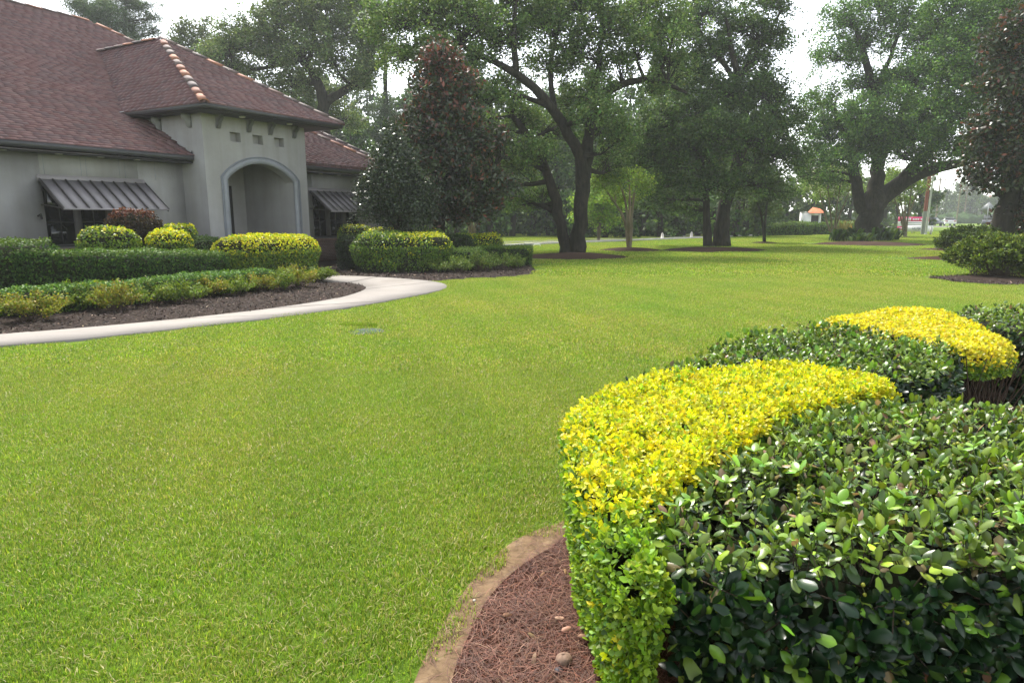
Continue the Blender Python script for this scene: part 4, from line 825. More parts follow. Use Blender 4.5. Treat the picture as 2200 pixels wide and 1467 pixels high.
def ground_leaf(nm, px, py, sz, c, label):
    v, fc, own = scatter((hol_T[0][0] * [1, .75, 1.6], hol_T[1][1]), (G(px, py) + [0, 0, .04])[None], norm(np.array([[R.normal(0, .4), -.35, 1]])), sz); o = obj(nm, v, fc, drym, col=c, smooth=True); tag(o, label, 'leaf', 'dry leaves on the pine straw')
for k, (px, py, sz) in enumerate([(1135, 1378, .06), (1228, 1365, .05), (1240, 1385, .05), (1080, 1340, .055), (1190, 1345, .04), (1215, 1250, .04), (1150, 1420, .045), (1260, 1345, .04), (1170, 1245, .03)]):
    ground_leaf('dry_leaf', px, py, sz, jitcol([(.34, .2, .11), (.42, .26, .16), (.26, .13, .07)], 1)[0], ['large tan dry leaf in the middle of the pine straw', 'upper of two dry leaves near the pale stone', 'lower of two dry leaves near the pale stone', 'dry leaf nearest the sandy rim of the straw', 'small dry leaf above the pair near the pale stone', 'dry leaf farthest up the straw against the golden hedge', 'dry leaf just left of the tan mushroom', 'dry leaf tight against the hedge above the pale stone', 'tiniest dry leaf, high up on the pine straw'][k])
c = G(1212, 1432); mu = thing('mushroom', 'tan rounded mushroom cap poking out of the pine straw', 'mushroom', c)
pr = [(.0, .052), (.012, .051), (.024, .044), (.030, .034), (.029, .024), (.022, .017), (.012, .016)]; m_ = MB().lathe(pr, k=18); m_.v[0] += R.normal(0, .0012, m_.v[0].shape); m_.build('cap', M['puff'], mu, smooth=True)
MB().tube([(0, 0, 0), (.002, 0, .02)], [.013, .012], 10).build('stem', M['stone'], mu, smooth=True)
def pebble(nm, px, py, r, m, label, cat='stone'):
    mb = MB().lathe([(0, -.5 * r), (.7 * r, -.35 * r), (r, 0), (.75 * r, .4 * r), (.3 * r, .6 * r), (0, .62 * r)], k=9); mb.v[0] = mb.v[0] + R.normal(0, .1 * r, mb.v[0].shape); o = mb.build(nm, m, smooth=False); o.location = [float(x) for x in G(px, py) + [0, 0, .3 * r + .015]]; tag(o, label, cat)
pebble('stone', 1297, 1366, .02, M['stone'], 'pale angular stone at the foot of the golden hedge'); pebble('dark_stone', 1200, 1450, .016, simple('dark_stone', (.05, .05, .06), .6, .2, 30), 'small dark stone beside the tan mushroom'); pebble('pebble', 1019, 1297, .008, M['stone'], 'tiny pale pebble on the bare sandy rim of the bed')
# irrigation valve box sunk in the lawn
vbx = thing('valve_box', 'round grey-green irrigation valve lid sunk in the lawn by the path', 'valve box', G(788, 713)); MB().lathe([(0, .014), (.2, .012), (.215, .006), (.22, -.02)], k=24).build('lid', M['lid'], vbx, smooth=True); MB().lathe([(.222, -.02), (.222, .01), (.26, .01), (.26, -.02)], k=24).build('rim', M['frame'], vbx)
tf = blade_patch('long_grass', 1300, .3, .06, .004, [(.16, .25, .022), (.2, .29, .03), (.12, .2, .02)], [.4, .4, .2], .02, .3); COL.objects.link(tf); tf.location = [float(x) for x in G(770, 701)]; tf.scale = (1.0, .3, 1); tf.rotation_euler = (0, 0, -.15); tag(tf, 'fringe of longer grass behind the sunken valve lid', 'grass'); tf['kind'] = 'stuff'

# ------------------------------------------------------------------ planting in front of the house
def snpoly(pts): return np.array([sn(a, b)[:2] for a, b in pts])
def mound_poly(s0, s1, n0, n1, k=20, pw=2.6):
    th = np.arange(k) * 2 * PI / k; c, s = np.cos(th), np.sin(th)
    return snpoly(list(zip((s0 + s1) / 2 + (s1 - s0) / 2 * np.sign(c) * np.abs(c) ** (2 / pw), (n0 + n1) / 2 + (n1 - n0) / 2 * np.sign(s) * np.abs(s) ** (2 / pw))))
def green_hedge(nm, label, poly, h, n, size, cols, wts, r=.12, lumpa=.05, lumps=4, depth=.1, group=None, matn='leaf', top=None, cat='hedge', z0=.03, flare=.04):
    t = thing(nm, label, cat, group=group); P, N, tp = hedge_points(poly, h, r, n, lumpa=lumpa, lumps=lumps, depth=depth, z0=z0, flare=flare, seed=R.uniform(0, 9))
    c = jitcol(cols, len(P), .22, wts)
    if top is not None:
        f = np.clip((N[:, 2] - .3) / .5, 0, 1); c = np.where((R.random(len(P)) < f)[:, None], jitcol(top, len(P), .2), c)
    leaves_obj('foliage', T_dia(.36, .1), P, N, size * R.uniform(.6, 1.25, len(P)), c, M[matn], t, .7); hedge_core('core', poly, h, depth + .02, t); return t
dk = [(.018, .05, .010), (.03, .075, .012), (.05, .11, .015), (.085, .15, .02)]; dw = [.3, .36, .24, .1]
green_hedge('tall_hedge', 'long dark green clipped hedge below the house windows, behind the low hedge', snpoly([(5.0, -13.4), (10.1, -13.35), (10.4, -13.8), (10.3, -14.5), (8, -14.7), (5.0, -14.8)]), lambda p: .93 + .0 * p[:, 0] - .045 * np.clip((p @ HU[:2]) - 7.5, -2, 3), 26000, .05, dk, dw, r=.14, top=[(.06, .12, .02), (.10, .17, .025)])
green_hedge('tall_hedge', 'tallest block of dark hedge at the picture edge under the first awning', snpoly([(3.2, -13.3), (6.4, -13.45), (6.9, -14.2), (6.7, -15.2), (3.2, -15.2)]), 1.17, 15000, .05, dk, dw, r=.16, lumpa=.07, top=[(.06, .11, .02), (.09, .15, .025)])
green_hedge('low_hedge', 'low clipped bright green hedge running behind the loose shrubs', snpoly([(5.0, -12.05), (7, -12.0), (10.2, -12.0), (10.6, -12.3), (10.2, -12.8), (7, -12.75), (5.0, -12.8)]), .44, 19000, .045, [(.045, .10, .018), (.07, .14, .022), (.10, .19, .03)], None, r=.12, lumpa=.05, lumps=5, depth=.07, top=[(.08, .17, .025), (.12, .23, .03), (.06, .13, .03)])
mc = [(.16, .25, .018), (.11, .19, .016), (.07, .13, .015), (.24, .30, .02), (.04, .08, .012)]
def ymound(label, s0, s1, n0, n1, h, n, zy, nm='golden_mound', topf=None, lumpa=.04):
    return yellow_hedge(nm, label, mound_poly(s0, s1, n0, n1), h, n, .06, T_dia(.38, .1), zy, 'golden mounds by the house', r=min(.5, h * .45, (s1 - s0) * .3), lumpa=lumpa, lumps=4, depth=.07, flare=.12, cs=mc, topf=topf)
ymound('golden green mound below the first window, left of the red shrub', 7.9, 9.2, -14.9, -15.9, 1.36, 6000, (.72, 1.05), topf=lambda p: np.clip(((p @ HU) - 8.1) / 1.0, .25, .9))
ymound('small bright yellow mound in front of its greener twin beside the red shrub', 9.35, 10.4, -14.75, -15.6, 1.29, 6000, (.62, .95))
ymound('yellow green mound tucked against the porch corner behind a smaller one', 10.15, 11.0, -15.5, -16.3, 1.42, 4500, (.7, 1.0), topf=lambda p: .7)
ymound('large bright yellow topped hedge in front of the porch arch', 10.45, 13.55, -13.5, -15.1, 1.12, 26000, (.52, .82), 'golden_hedge', lumpa=.055)
green_hedge('round_shrub', 'grey green clipped shrub between the small mounds and the large yellow hedge', mound_poly(10.5, 11.5, -14.9, -15.8), 1.1, 6000, .05, [(.05, .09, .03), (.07, .12, .035), (.035, .06, .02)], None, r=.3, lumpa=.05, cat='shrub', top=[(.10, .16, .04), (.07, .12, .035)])
green_hedge('red_shrub', 'dark reddish purple shrub clipped to a dome in front of the window awning', mound_poly(9.05, 10.35, -15.95, -16.7), 1.82, 9000, .06, [(.03, .022, .016), (.05, .035, .02), (.02, .018, .014), (.07, .05, .025)], [.35, .3, .25, .1], r=.42, lumpa=.06, depth=.14, cat='shrub', top=[(.13, .035, .025), (.07, .04, .025), (.16, .06, .03)], z0=1.0)
# loose shrubs
def loose_shrub(c, w, h, n, cols, wts, label, nm='loose_shrub', group='loose shrubs along the mulch', size=.045, stemk=34, up=.9, cat='shrub', dome=False):
    t = thing(nm, label, cat, c, group=group); st = MB(); P_, A_ = [], []
    per = max(4, n // stemk)
    for _ in range(stemk):
        a = R.uniform(0, 2 * PI); rr = w * R.uniform(.1, 1) ** .7; hh = h * R.uniform(.55, 1.05) * (1 - .35 * (rr / w) ** 2)
        if dome: hh = h * R.uniform(.72, 1.04) * math.sqrt(max(.12, 1 - .8 * (rr / w) ** 2.4))
        b0 = np.array([R.normal(0, .05), R.normal(0, .05), 0]) * (1 + (w * 4 if dome else 0)); e = np.array([math.cos(a) * rr, math.sin(a) * rr, hh]); m = b0 * .5 + e * .5 + np.array([math.cos(a), math.sin(a), 0]) * rr * .06 + [0, 0, hh * .08]
        st.tube([b0, m, e], [.008, .005, .002], 3, False); tq = (R.uniform(.0, 1.0, per) ** (.45 if dome else .75) * .6 + .42)[:, None]; pos = (1 - tq) ** 2 * b0 + 2 * tq * (1 - tq) * m + tq ** 2 * e + R.normal(0, .035, (per, 3)) * [1, 1, .8]
        P_.append(pos); A_.append(norm(np.repeat((e - m)[None], per, 0) + R.normal(0, .25, (per, 3))))
    P_ = np.vstack(P_); A_ = np.vstack(A_); n_ = len(P_); P_[:, 2] = np.maximum(P_[:, 2], .02); cc = jitcol(cols, n_, .2, wts)
    st.build('stems', M['twig'], t, kind='stuff'); v, f, own = scatter(T_dia(.3, .1), P_, norm(R.standard_normal((n_, 3)) * .8 + [0, 0, .7]), size * R.uniform(.6, 1.3, n_), A_); obj('foliage', v, f, M['leaf'], t, col=cc[own], kind='stuff'); return t
lc = [(.15, .22, .025), (.11, .18, .022), (.20, .25, .03), (.08, .13, .018)]; ly = [(.24, .25, .025), (.19, .23, .025), (.14, .19, .02), (.28, .22, .04)]
row = [(-60, 700, .62, .6, 0), (70, 690, .55, .58, 1), (160, 668, .5, .62, 0), (245, 668, .42, .62, 1), (320, 655, .6, .62, 0), (395, 650, .5, .5, 0), (450, 638, .45, .5, 1), (505, 634, .5, .5, 0), (560, 626, .5, .52, 1), (608, 624, .48, .6, 0), (640, 618, .5, .66, 1), (688, 606, .42, .45, 0)]
nm_ = ['at the picture edge', 'first and yellowest', 'second full', 'third, yellow green', 'fourth, broad', 'fifth', 'sixth, sparse', 'seventh', 'eighth', 'ninth', 'tenth and tallest', 'last, smallest']
for k, (px, py, w_, h_, y_) in enumerate(row):
    loose_shrub(G(px, py), w_, h_ * .82, 2600, ly if y_ else lc, None, f'loose light green shrub, {nm_[k]} of the row along the dark mulch')
# right-hand bed, beyond the path
ymound('long green hedge with golden patches on its end, across the path from the porch', 0, 1, 0, 1, 1, 10, (.5, 1)) if False else None
def pxpoly(c, rx, ry, rot=0.0, k=22, pw=2.8):
    th = np.arange(k) * 2 * PI / k; a, b = np.cos(th), np.sin(th); x = rx * np.sign(a) * np.abs(a) ** (2 / pw); y = ry * np.sign(b) * np.abs(b) ** (2 / pw)
    return np.c_[c[0] + x * math.cos(rot) - y * math.sin(rot), c[1] + x * math.sin(rot) + y * math.cos(rot)]
yellow_hedge('golden_hedge', 'long green hedge with golden end across the path from the porch', pxpoly((-3.3, 20.1), 1.55, 1.0, .12, pw=2.3), 1.12, 19000, .06, T_dia(.38, .1), (.55, .95), 'golden mounds by the house', r=.5, lumpa=.06, lumps=3.5, depth=.08, flare=.14, cs=[(.13, .23, .02), (.09, .17, .016), (.06, .12, .014), (.18, .27, .02), (.035, .07, .012)], topf=lambda p: np.clip((p[:, 0] + 3.9) / 1.9, .12, .85))
yellow_hedge('golden_mound', 'small green and gold mound against the right-hand window', pxpoly((-5.55, 23.8), .62, .6), 1.32, 5000, .06, T_dia(.38, .1), (.7, 1.0), 'golden mounds by the house', r=.4, lumpa=.06, depth=.08, flare=.1, cs=mc, topf=lambda p: .45)
yellow_hedge('golden_mound', 'small golden mound under the dark holly tree', pxpoly((-4.3, 22.6), .75, .5), 1.2, 4500, .06, T_dia(.38, .1), (.6, 1.0), 'golden mounds by the house', r=.36, lumpa=.08, depth=.08, flare=.1, cs=mc, topf=lambda p: .6)
yellow_hedge('golden_mound', 'pale green mound behind the golden ended hedge below the magnolia', pxpoly((-3.15, 22.6), .95, .6), 1.2, 5500, .06, T_dia(.38, .1), (.85, 1.2), 'golden mounds by the house', r=.36, lumpa=.06, depth=.08, flare=.1, cs=[(.15, .22, .04), (.11, .17, .03), (.2, .26, .06), (.07, .12, .02), (.05, .09, .02)], topf=lambda p: .2)
yellow_hedge('golden_mound', 'green gold hedge farthest along the right-hand bed', pxpoly((-1.25, 23.6), .95, .7), 1.02, 8000, .06, T_dia(.38, .1), (.6, 1.0), 'golden mounds by the house', r=.36, lumpa=.06, depth=.08, flare=.1, cs=mc, topf=lambda p: np.clip((p[:, 0] + 1.6) / .8, .05, .8))
green_hedge('low_hedge', 'low pale clipped hedge behind the loose shrubs near the bed tip', pxpoly((-1.75, 20.4), .95, .45), .66, 6000, .045, [(.06, .12, .025), (.09, .16, .03), (.12, .2, .04)], None, r=.14, top=[(.13, .21, .045), (.1, .17, .03)])
green_hedge('box_hedge', 'small dark square cut hedge at the end of the right-hand bed', pxpoly((-.25, 22.3), .95, .42, .05, pw=6), .66, 6500, .04, [(.03, .065, .015), (.045, .09, .018), (.06, .11, .02)], None, r=.07, lumpa=.02, top=[(.09, .16, .025), (.12, .19, .03)])
green_hedge('dark_shrub', 'dark shrub in the shade between the yellow hedge and the golden ended one', pxpoly((-4.95, 20.9), .55, .6), 1.02, 5000, .05, [(.015, .03, .01), (.025, .045, .012)], None, r=.3, cat='shrub')
green_hedge('dark_shrub', 'dark shrub behind the low pale hedge', pxpoly((-2.0, 22.6), .7, .6), 1.0, 5000, .05, [(.02, .04, .012), (.03, .055, .014)], None, r=.3, cat='shrub')
lp = [(.12, .19, .035), (.09, .15, .028), (.16, .22, .045)]
for k, (px, py, w_, h_) in enumerate([(935, 585, .55, .42), (985, 586, .5, .5), (1030, 583, .55, .58), (1075, 580, .55, .55), (1105, 576, .4, .42)]):
    loose_shrub(G(px, py), w_, h_, 1900, lp, None, f"soft feathery green shrub, {['nearest the path', 'second from the path', 'tallest and middle one', 'fourth from the path', 'at the bed tip'][k]}, in the right-hand bed", size=.05)
# mulch chips and litter on the beds
def chips(nm, poly, n, lo, hi, cols, wts, z, label, smin=.012, smax=.04):
    p = R.uniform(lo, hi, (n * 3, 2)); p = p[inpoly(p, poly)][:n]; m = len(p); v, f, own = scatter((np.array([[0, -.18, 0], [1, -.14, 0], [1, .16, 0], [0, .2, 0]]), np.array([[0, 1, 2, 3]])), np.c_[p, z + .02 * R.random(m)], norm(R.standard_normal((m, 3)) * .35 + [0, 0, 1]), R.uniform(smin, smax, m)); c = jitcol(cols, m, .25, wts)
    o = obj(nm, v, f, M['chip'], col=c[own], kind='stuff'); tag(o, label, 'mulch')
mcol = [(.03, .02, .016), (.055, .038, .03), (.10, .075, .06), (.3, .22, .16), (.016, .011, .009)]
chips('mulch_chips', bedL, 20000, (-11.5, 8.0), (-3.0, 17.5), mcol, [.34, .28, .13, .015, .235], .012, 'dark bark mulch chips covering the bed beside the curving path', .02, .06)
chips('mulch_chips', bedR, 9000, (-6, 16.5), (1.2, 24), mcol, [.34, .28, .13, .015, .235], .01, 'dark bark mulch chips covering the bed beyond the path', .03, .08)
chips('mulch_chips', islands[6], 2500, islands[6].min(0), islands[6].max(0), mcol, [.3, .28, .18, .04, .2], .03, 'bark chips around the foot of the nearest azalea', .03, .07)
# azaleas on the right
ac = [(.10, .15, .02), (.07, .11, .018), (.15, .20, .025), (.045, .075, .014)]
def azalea(px, py, w_, h_, n, label, cols=ac):
    t = loose_shrub(G(px, py), w_, h_, n, cols, None, label, 'azalea', 'azaleas on the lawn islands', .085, 230, cat='shrub', dome=True); return t
azalea(2140, 597, 1.25, 1.15, 22000, 'rounded azalea with open twiggy base on the nearest mulch island')
azalea(2235, 590, 1.1, 1.1, 15000, 'azalea cut off by the picture edge beside the twiggy rounded one', [(.14, .19, .022), (.10, .15, .02), (.2, .23, .03)])
azalea(2085, 555, 1.4, 1.25, 18000, 'darker azalea with pointed leaves behind the rounded one', [(.05, .09, .016), (.08, .12, .02), (.035, .06, .012)])
azalea(2150, 548, 1.6, 1.25, 16000, 'azalea half hidden between the other two on the islands', [(.07, .12, .018), (.11, .16, .02)])

# ------------------------------------------------------------------ trees
def curve(pts, step=.5):
    p = chaikin(np.asarray(pts, float), 2); return dens(p, step)
def make_tree(nm, label, base, limbs, blobs, leaf, ncl, cols, wts=None, bark='bark', leafn=70, clr=.55, flat=.85, group=None, matn='treeleaf', T=None, twigr=.03, cat='tree', spread=.9, upn=.55, roots=True, cvar=.16, recol=None):
    """limbs: polylines of (x,y,z,r) in world space; blobs: (x,y,z,rx,ry,rz) masses of foliage fed by the nearest limb"""
    base = np.asarray(base, float); t = thing(nm, label, cat, (base[0], base[1], 0), group=group); off = np.array([base[0], base[1], 0]); tr = MB(); nodes = []
    for L in limbs:
        c = curve(L, .45); c[:, :3] += np.c_[R.normal(0, .25, (len(c), 2)), np.zeros(len(c))] * c[:, 3:4] * .6
        k = 10 if c[0, 3] > .2 else 6; tr.tube(c[:, :3] - off, c[:, 3], k, True, .05); m = int(len(c) * .3); nodes.append(c[m:])
    nodes = np.vstack(nodes); Pc = []
    nvol = np.array([b[3] * b[4] * b[5] for b in blobs]) ** .75; nn = np.maximum(3, (ncl * nvol / nvol.sum())).astype(int)
    for b, n_ in zip(blobs, nn):
        c = np.array(b[:3]); rad = np.array(b[3:6]); d = np.linalg.norm(nodes[:, :3] - c, axis=1) + 1.2 * np.maximum(0, nodes[:, 2] - c[2]); i = int(np.argmin(d)); s = nodes[i]
        mid = (s[:3] + c) / 2 + R.normal(0, .12, 3) * np.linalg.norm(c - s[:3]); lb = curve([[*s[:3], min(s[3] * .7, .16)], [*mid, .07], [*c, twigr]], .5); tr.tube(lb[:, :3] - off, lb[:, 3], 5, False)
        u = norm(R.standard_normal((n_, 3))); u[:, 2] = np.where(u[:, 2] < -.55, -u[:, 2] * .5, u[:, 2]); q = c + u * rad * (R.uniform(.3, 1.0, (n_, 1)) ** .6 * R.choice([1, 1, 1, 1.35], (n_, 1)))
        for x in q:
            j = lb[R.integers(max(0, len(lb) // 3), len(lb)), :3]; m2 = (j + x) / 2 + R.normal(0, .12, 3) * np.linalg.norm(x - j); tr.tube(np.array([j, m2, x]) - off, [twigr, twigr * .7, twigr * .35], 3, False)
        Pc.append(q)
    Pc = np.vstack(Pc); m = len(Pc); sc = R.uniform(.6, 1.3, m); g = R.standard_normal((m, leafn, 3)); g = g / np.linalg.norm(g, axis=2, keepdims=True) * R.random((m, leafn, 1)) ** .5
    P = (Pc[:, None] + g * (clr * sc)[:, None, None] * np.array([1, 1, flat])).reshape(-1, 3); N = norm(R.standard_normal(P.shape) * spread + [0, 0, upn]); cb = jitcol(cols, len(P), .2, wts) * np.repeat(np.exp(cvar * R.standard_normal((m, 1))), leafn, 0)
    if recol: mk = R.random(len(P)) < recol[0](P); cb[mk] = jitcol(recol[1], int(mk.sum()), .2)
    tr.build('trunk', M[bark], t, smooth=True); v, f, own = scatter(T or T_dia(.4, .12), P - off, N, leaf * R.uniform(.6, 1.35, len(P))); obj('crown', v, f, M[matn], t, col=np.clip(cb, 0, 1)[own], kind='stuff'); return t
def A(px, py, Y, r=None):
    p = at(px, py, Y); return (*p, r) if r is not None else p
def BL(lst, Y, asp=.9):               # (px, py, dY, radius m)
    return [(*at(px, py, Y + dy), r, r, r * asp) for px, py, dy, r in lst]
oak_c = [(.075, .14, .034), (.105, .175, .046), (.14, .21, .06), (.18, .25, .085), (.05, .095, .026)]; oak_w = [.28, .28, .22, .1, .12]
# twin-stemmed live oak in the middle
Y = 29.5
make_tree('live_oak', 'tall live oak with forked trunk and one limb sweeping up over the magnolia', G(1232, 545),
    [[A(1221, 552, Y, .36), A(1213, 510, Y, .25), A(1200, 450, Y, .23), A(1180, 385, Y, .2), A(1150, 310, Y + .5, .17), A(1100, 250, Y + 1, .12)],
     [A(1239, 552, Y, .42), A(1242, 500, Y, .33), A(1246, 440, Y, .31), A(1256, 380, Y, .29), A(1230, 300, Y - .3, .24), A(1175, 215, Y - .8, .19), A(1110, 155, Y - 1.2, .15), A(1010, 110, Y - 1.6, .1), A(920, 50, Y - 2, .08)],
     [A(1254, 382, Y, .3), A(1268, 310, Y + .4, .24), A(1268, 215, Y + .8, .2), A(1330, 182, Y + 1, .16), A(1400, 165, Y + 1, .12), A(1475, 200, Y + 1, .06)],
     [A(1268, 240, Y + .6, .18), A(1290, 120, Y + 1, .12), A(1300, 20, Y + 1, .06)], [A(1110, 155, Y - 1.2, .15), A(1100, 60, Y - .6, .1), A(1120, -40, Y, .05)], [A(1190, 240, Y, .14), A(1180, 130, Y + 2, .1), A(1210, 30, Y + 2, .05)]],
    BL([(860, 60, -1, 1.5), (920, 20, 0, 1.6), (930, 110, -2, 1.1), (1000, 40, -1, 1.6), (1010, 140, -1.5, 1.0), (1070, 90, 0, 1.5), (1100, 10, 1, 1.7), (1090, 190, 1, 1.0), (1170, 60, 1, 1.6), (1180, 150, 2, 1.2), (1240, 20, 1, 1.6), (1250, 120, 1, 1.3), (1310, 60, 1, 1.5), (1330, 140, 1, 1.0), (1380, 90, 0, 1.3), (1400, 200, 1, .8), (1440, 140, 1, 1.1), (1290, 200, 0, .9), (1120, 270, 2, 1.2), (1060, 300, 2, 1.1), (1200, 290, 3, 1.2), (1290, 290, 3, 1.2), (1110, 360, 2, 1.1), (1310, 360, 3, .9), (1240, 230, 2.5, 1.1), (1160, 420, 3, .8), (860, 130, 0, 1.0), (960, 210, 2, 1.2), (1040, 220, -2, 1.1), (1080, 340, -1.5, 1.0), (1150, 330, -2, .9), (1290, 250, -1.5, 1.1), (1330, 300, -1, .9), (1040, 390, 0, .8), (1120, 440, 1.5, .8), (1450, 60, 1, 1.1), (1400, 20, 1, 1.2)], Y), .105, 2400, oak_c, oak_w, leafn=48, clr=.42, twigr=.02)
# paired trunks to its right, dense dark lower crown
Y = 36.5
make_tree('live_oak', 'dense dark live oak with a thin and a thick trunk side by side', G(1536, 532),
    [[A(1522, 536, Y, .28), A(1518, 480, Y, .2), A(1516, 400, Y, .17), A(1505, 320, Y, .1)], [A(1546, 536, Y, .5), A(1550, 470, Y, .36), A(1562, 420, Y, .34), A(1592, 330, Y, .3), A(1600, 240, Y, .24), A(1580, 150, Y, .16), A(1560, 40, Y, .08)],
     [A(1590, 335, Y, .2), A(1650, 260, Y, .14), A(1690, 190, Y, .08)], [A(1565, 415, Y, .2), A(1500, 300, Y - 1, .14), A(1420, 260, Y - 1, .08)], [A(1590, 170, Y, .16), A(1640, 90, Y + 1, .1), A(1680, 20, Y + 1, .06)], [A(1585, 180, Y, .14), A(1520, 90, Y + 1, .1), A(1470, 20, Y + 1, .06)]],
    BL([(1370, 310, -1, 1.4), (1420, 270, -1, 1.5), (1400, 350, -1, 1.3), (1440, 400, -1, 1.3), (1480, 330, -1, 1.7), (1480, 240, 0, 1.5), (1530, 400, -1, 1.2), (1540, 300, -1.5, 1.8), (1560, 210, 0, 1.6), (1600, 390, 0, 1.4), (1620, 300, -1, 1.8), (1640, 210, 0, 1.5), (1680, 340, 0, 1.4), (1690, 260, 0, 1.3), (1660, 410, 1, 1.2), (1480, 160, 1, 1.4), (1460, 70, 1, 1.3), (1520, 30, 1, 1.4), (1540, 120, 1, 1.4), (1600, 70, 1, 1.5), (1620, 140, 1, 1.2), (1660, 90, 1, 1.2), (1650, 10, 1, 1.2), (1430, 190, 2, 1.2), (1400, 430, 1, 1.1), (1470, 450, 1, .9)], Y), .12, 1950, [(.04, .08, .02), (.06, .11, .028), (.08, .14, .036), (.028, .06, .016), (.11, .17, .05)], oak_w, leafn=52, clr=.46, twigr=.022)
# the big spreading oak
Y = 47.7
make_tree('live_oak', 'massive spreading live oak with ferns around its foot', G(1865, 518),
    [[A(1868, 522, Y, 1.1), A(1866, 495, Y, .86), A(1868, 455, Y, .82), A(1872, 430, Y, .8), A(1884, 400, Y, .5), A(1888, 340, Y, .42), A(1886, 250, Y, .34), A(1866, 150, Y, .24), A(1832, 40, Y, .12)],
     [A(1856, 450, Y, .5), A(1842, 415, Y, .4), A(1836, 370, Y, .34), A(1825, 300, Y, .26), A(1790, 230, Y, .14)], [A(1872, 446, Y, .7), A(1905, 416, Y, .62), A(1945, 386, Y - 1, .5), A(2000, 362, Y - 2, .4), A(2060, 352, Y - 3, .28), A(2120, 335, Y - 4, .14)],
     [A(1940, 382, Y - 1, .36), A(1990, 330, Y - 2, .28), A(2040, 270, Y - 4, .2), A(2090, 200, Y - 5, .1)], [A(1888, 350, Y, .3), A(1930, 260, Y - 1, .22), A(1975, 150, Y - 2, .16), A(2000, 40, Y - 2, .08)], [A(1878, 200, Y, .2), A(1920, 110, Y, .14), A(1945, 20, Y, .08)]],
    BL([(1760, 220, 0, 1.6), (1790, 130, 0, 1.7), (1800, 280, -1, 1.8), (1760, 330, 0, 1.3), (1810, 50, 0, 1.8), (1860, 100, 1, 1.8), (1850, 190, 1, 1.6), (1840, 320, -2, 1.7), (1890, 290, -3, 2.0), (1910, 200, 0, 1.8), (1930, 330, -4, 1.7), (1940, 250, -4, 2.0), (1970, 300, -5, 1.9), (1960, 170, -3, 2.0), (1890, 20, 0, 1.9), (1950, 60, -1, 2.0), (2010, 240, -6, 2.0), (2030, 310, -6, 1.5), (2020, 160, -5, 2.1), (2000, 90, -3, 2.0), (2080, 250, -7, 1.8), (2080, 170, -7, 2.0), (2070, 90, -6, 2.0), (2130, 210, -8, 1.7), (2140, 130, -8, 2.0), (2130, 50, -7, 2.0), (2050, 20, -5, 2.0), (2190, 90, -8, 1.9), (2190, 180, -8, 1.7), (2200, 10, -8, 2.0), (1720, 380, 2, 1.0), (2110, 310, -7, 1.2), (1780, 390, 1, 1.1), (1840, 345, -3, 1.5), (1880, 295, -4, 1.5), (1800, 345, -3, 1.4), (1760, 285, -1, 1.6), (1740, 350, 0, 1.3), (1860, 250, -4, 1.7), (1990, 350, -5, 1.0), (2060, 330, -7, 1.2)], Y), .135, 3050, [(.055, .125, .026), (.08, .165, .034), (.11, .21, .04), (.15, .26, .05), (.035, .08, .02)], oak_w, leafn=46, clr=.52, twigr=.025)
# oak behind the house
Y = 46
make_tree('live_oak', 'pale hazy live oak rising behind the porch roof', at(705, 470, Y),
    [[A(715, 500, Y, .6), A(705, 380, Y, .5), A(690, 260, Y, .42), A(700, 200, Y, .34), A(660, 140, Y, .26), A(600, 90, Y, .16), A(540, 60, Y, .08)], [A(700, 220, Y, .3), A(750, 190, Y, .24), A(790, 160, Y, .16), A(830, 120, Y, .1)], [A(660, 150, Y, .2), A(680, 60, Y, .14), A(670, -20, Y, .08)], [A(640, 130, Y, .2), A(560, 150, Y, .12), A(500, 150, Y, .06)]],
    BL([(490, 120, 0, 1.8), (540, 90, 0, 2.0), (520, 170, 1, 1.6), (600, 60, 0, 2.1), (590, 130, 0, 1.9), (630, 190, 1, 1.8), (650, 20, 0, 2.1), (660, 110, -1, 1.9), (700, 60, 0, 2.0), (720, 140, -1, 1.6), (740, 0, 1, 2.0), (760, 80, 0, 1.9), (800, 30, 1, 1.9), (820, 110, 0, 1.5), (790, 150, -1, 1.2), (590, 215, 1, 1.4), (660, 250, 1, 1.3), (740, 260, 2, 1.4), (780, 190, 0, 1.1), (450, 150, 1, 1.2), (700, 210, 2, 1.2)], Y), .14, 1500, [(.10, .15, .05), (.13, .185, .065), (.16, .21, .085), (.075, .12, .04)], None, leafn=52, clr=.58, twigr=.025)
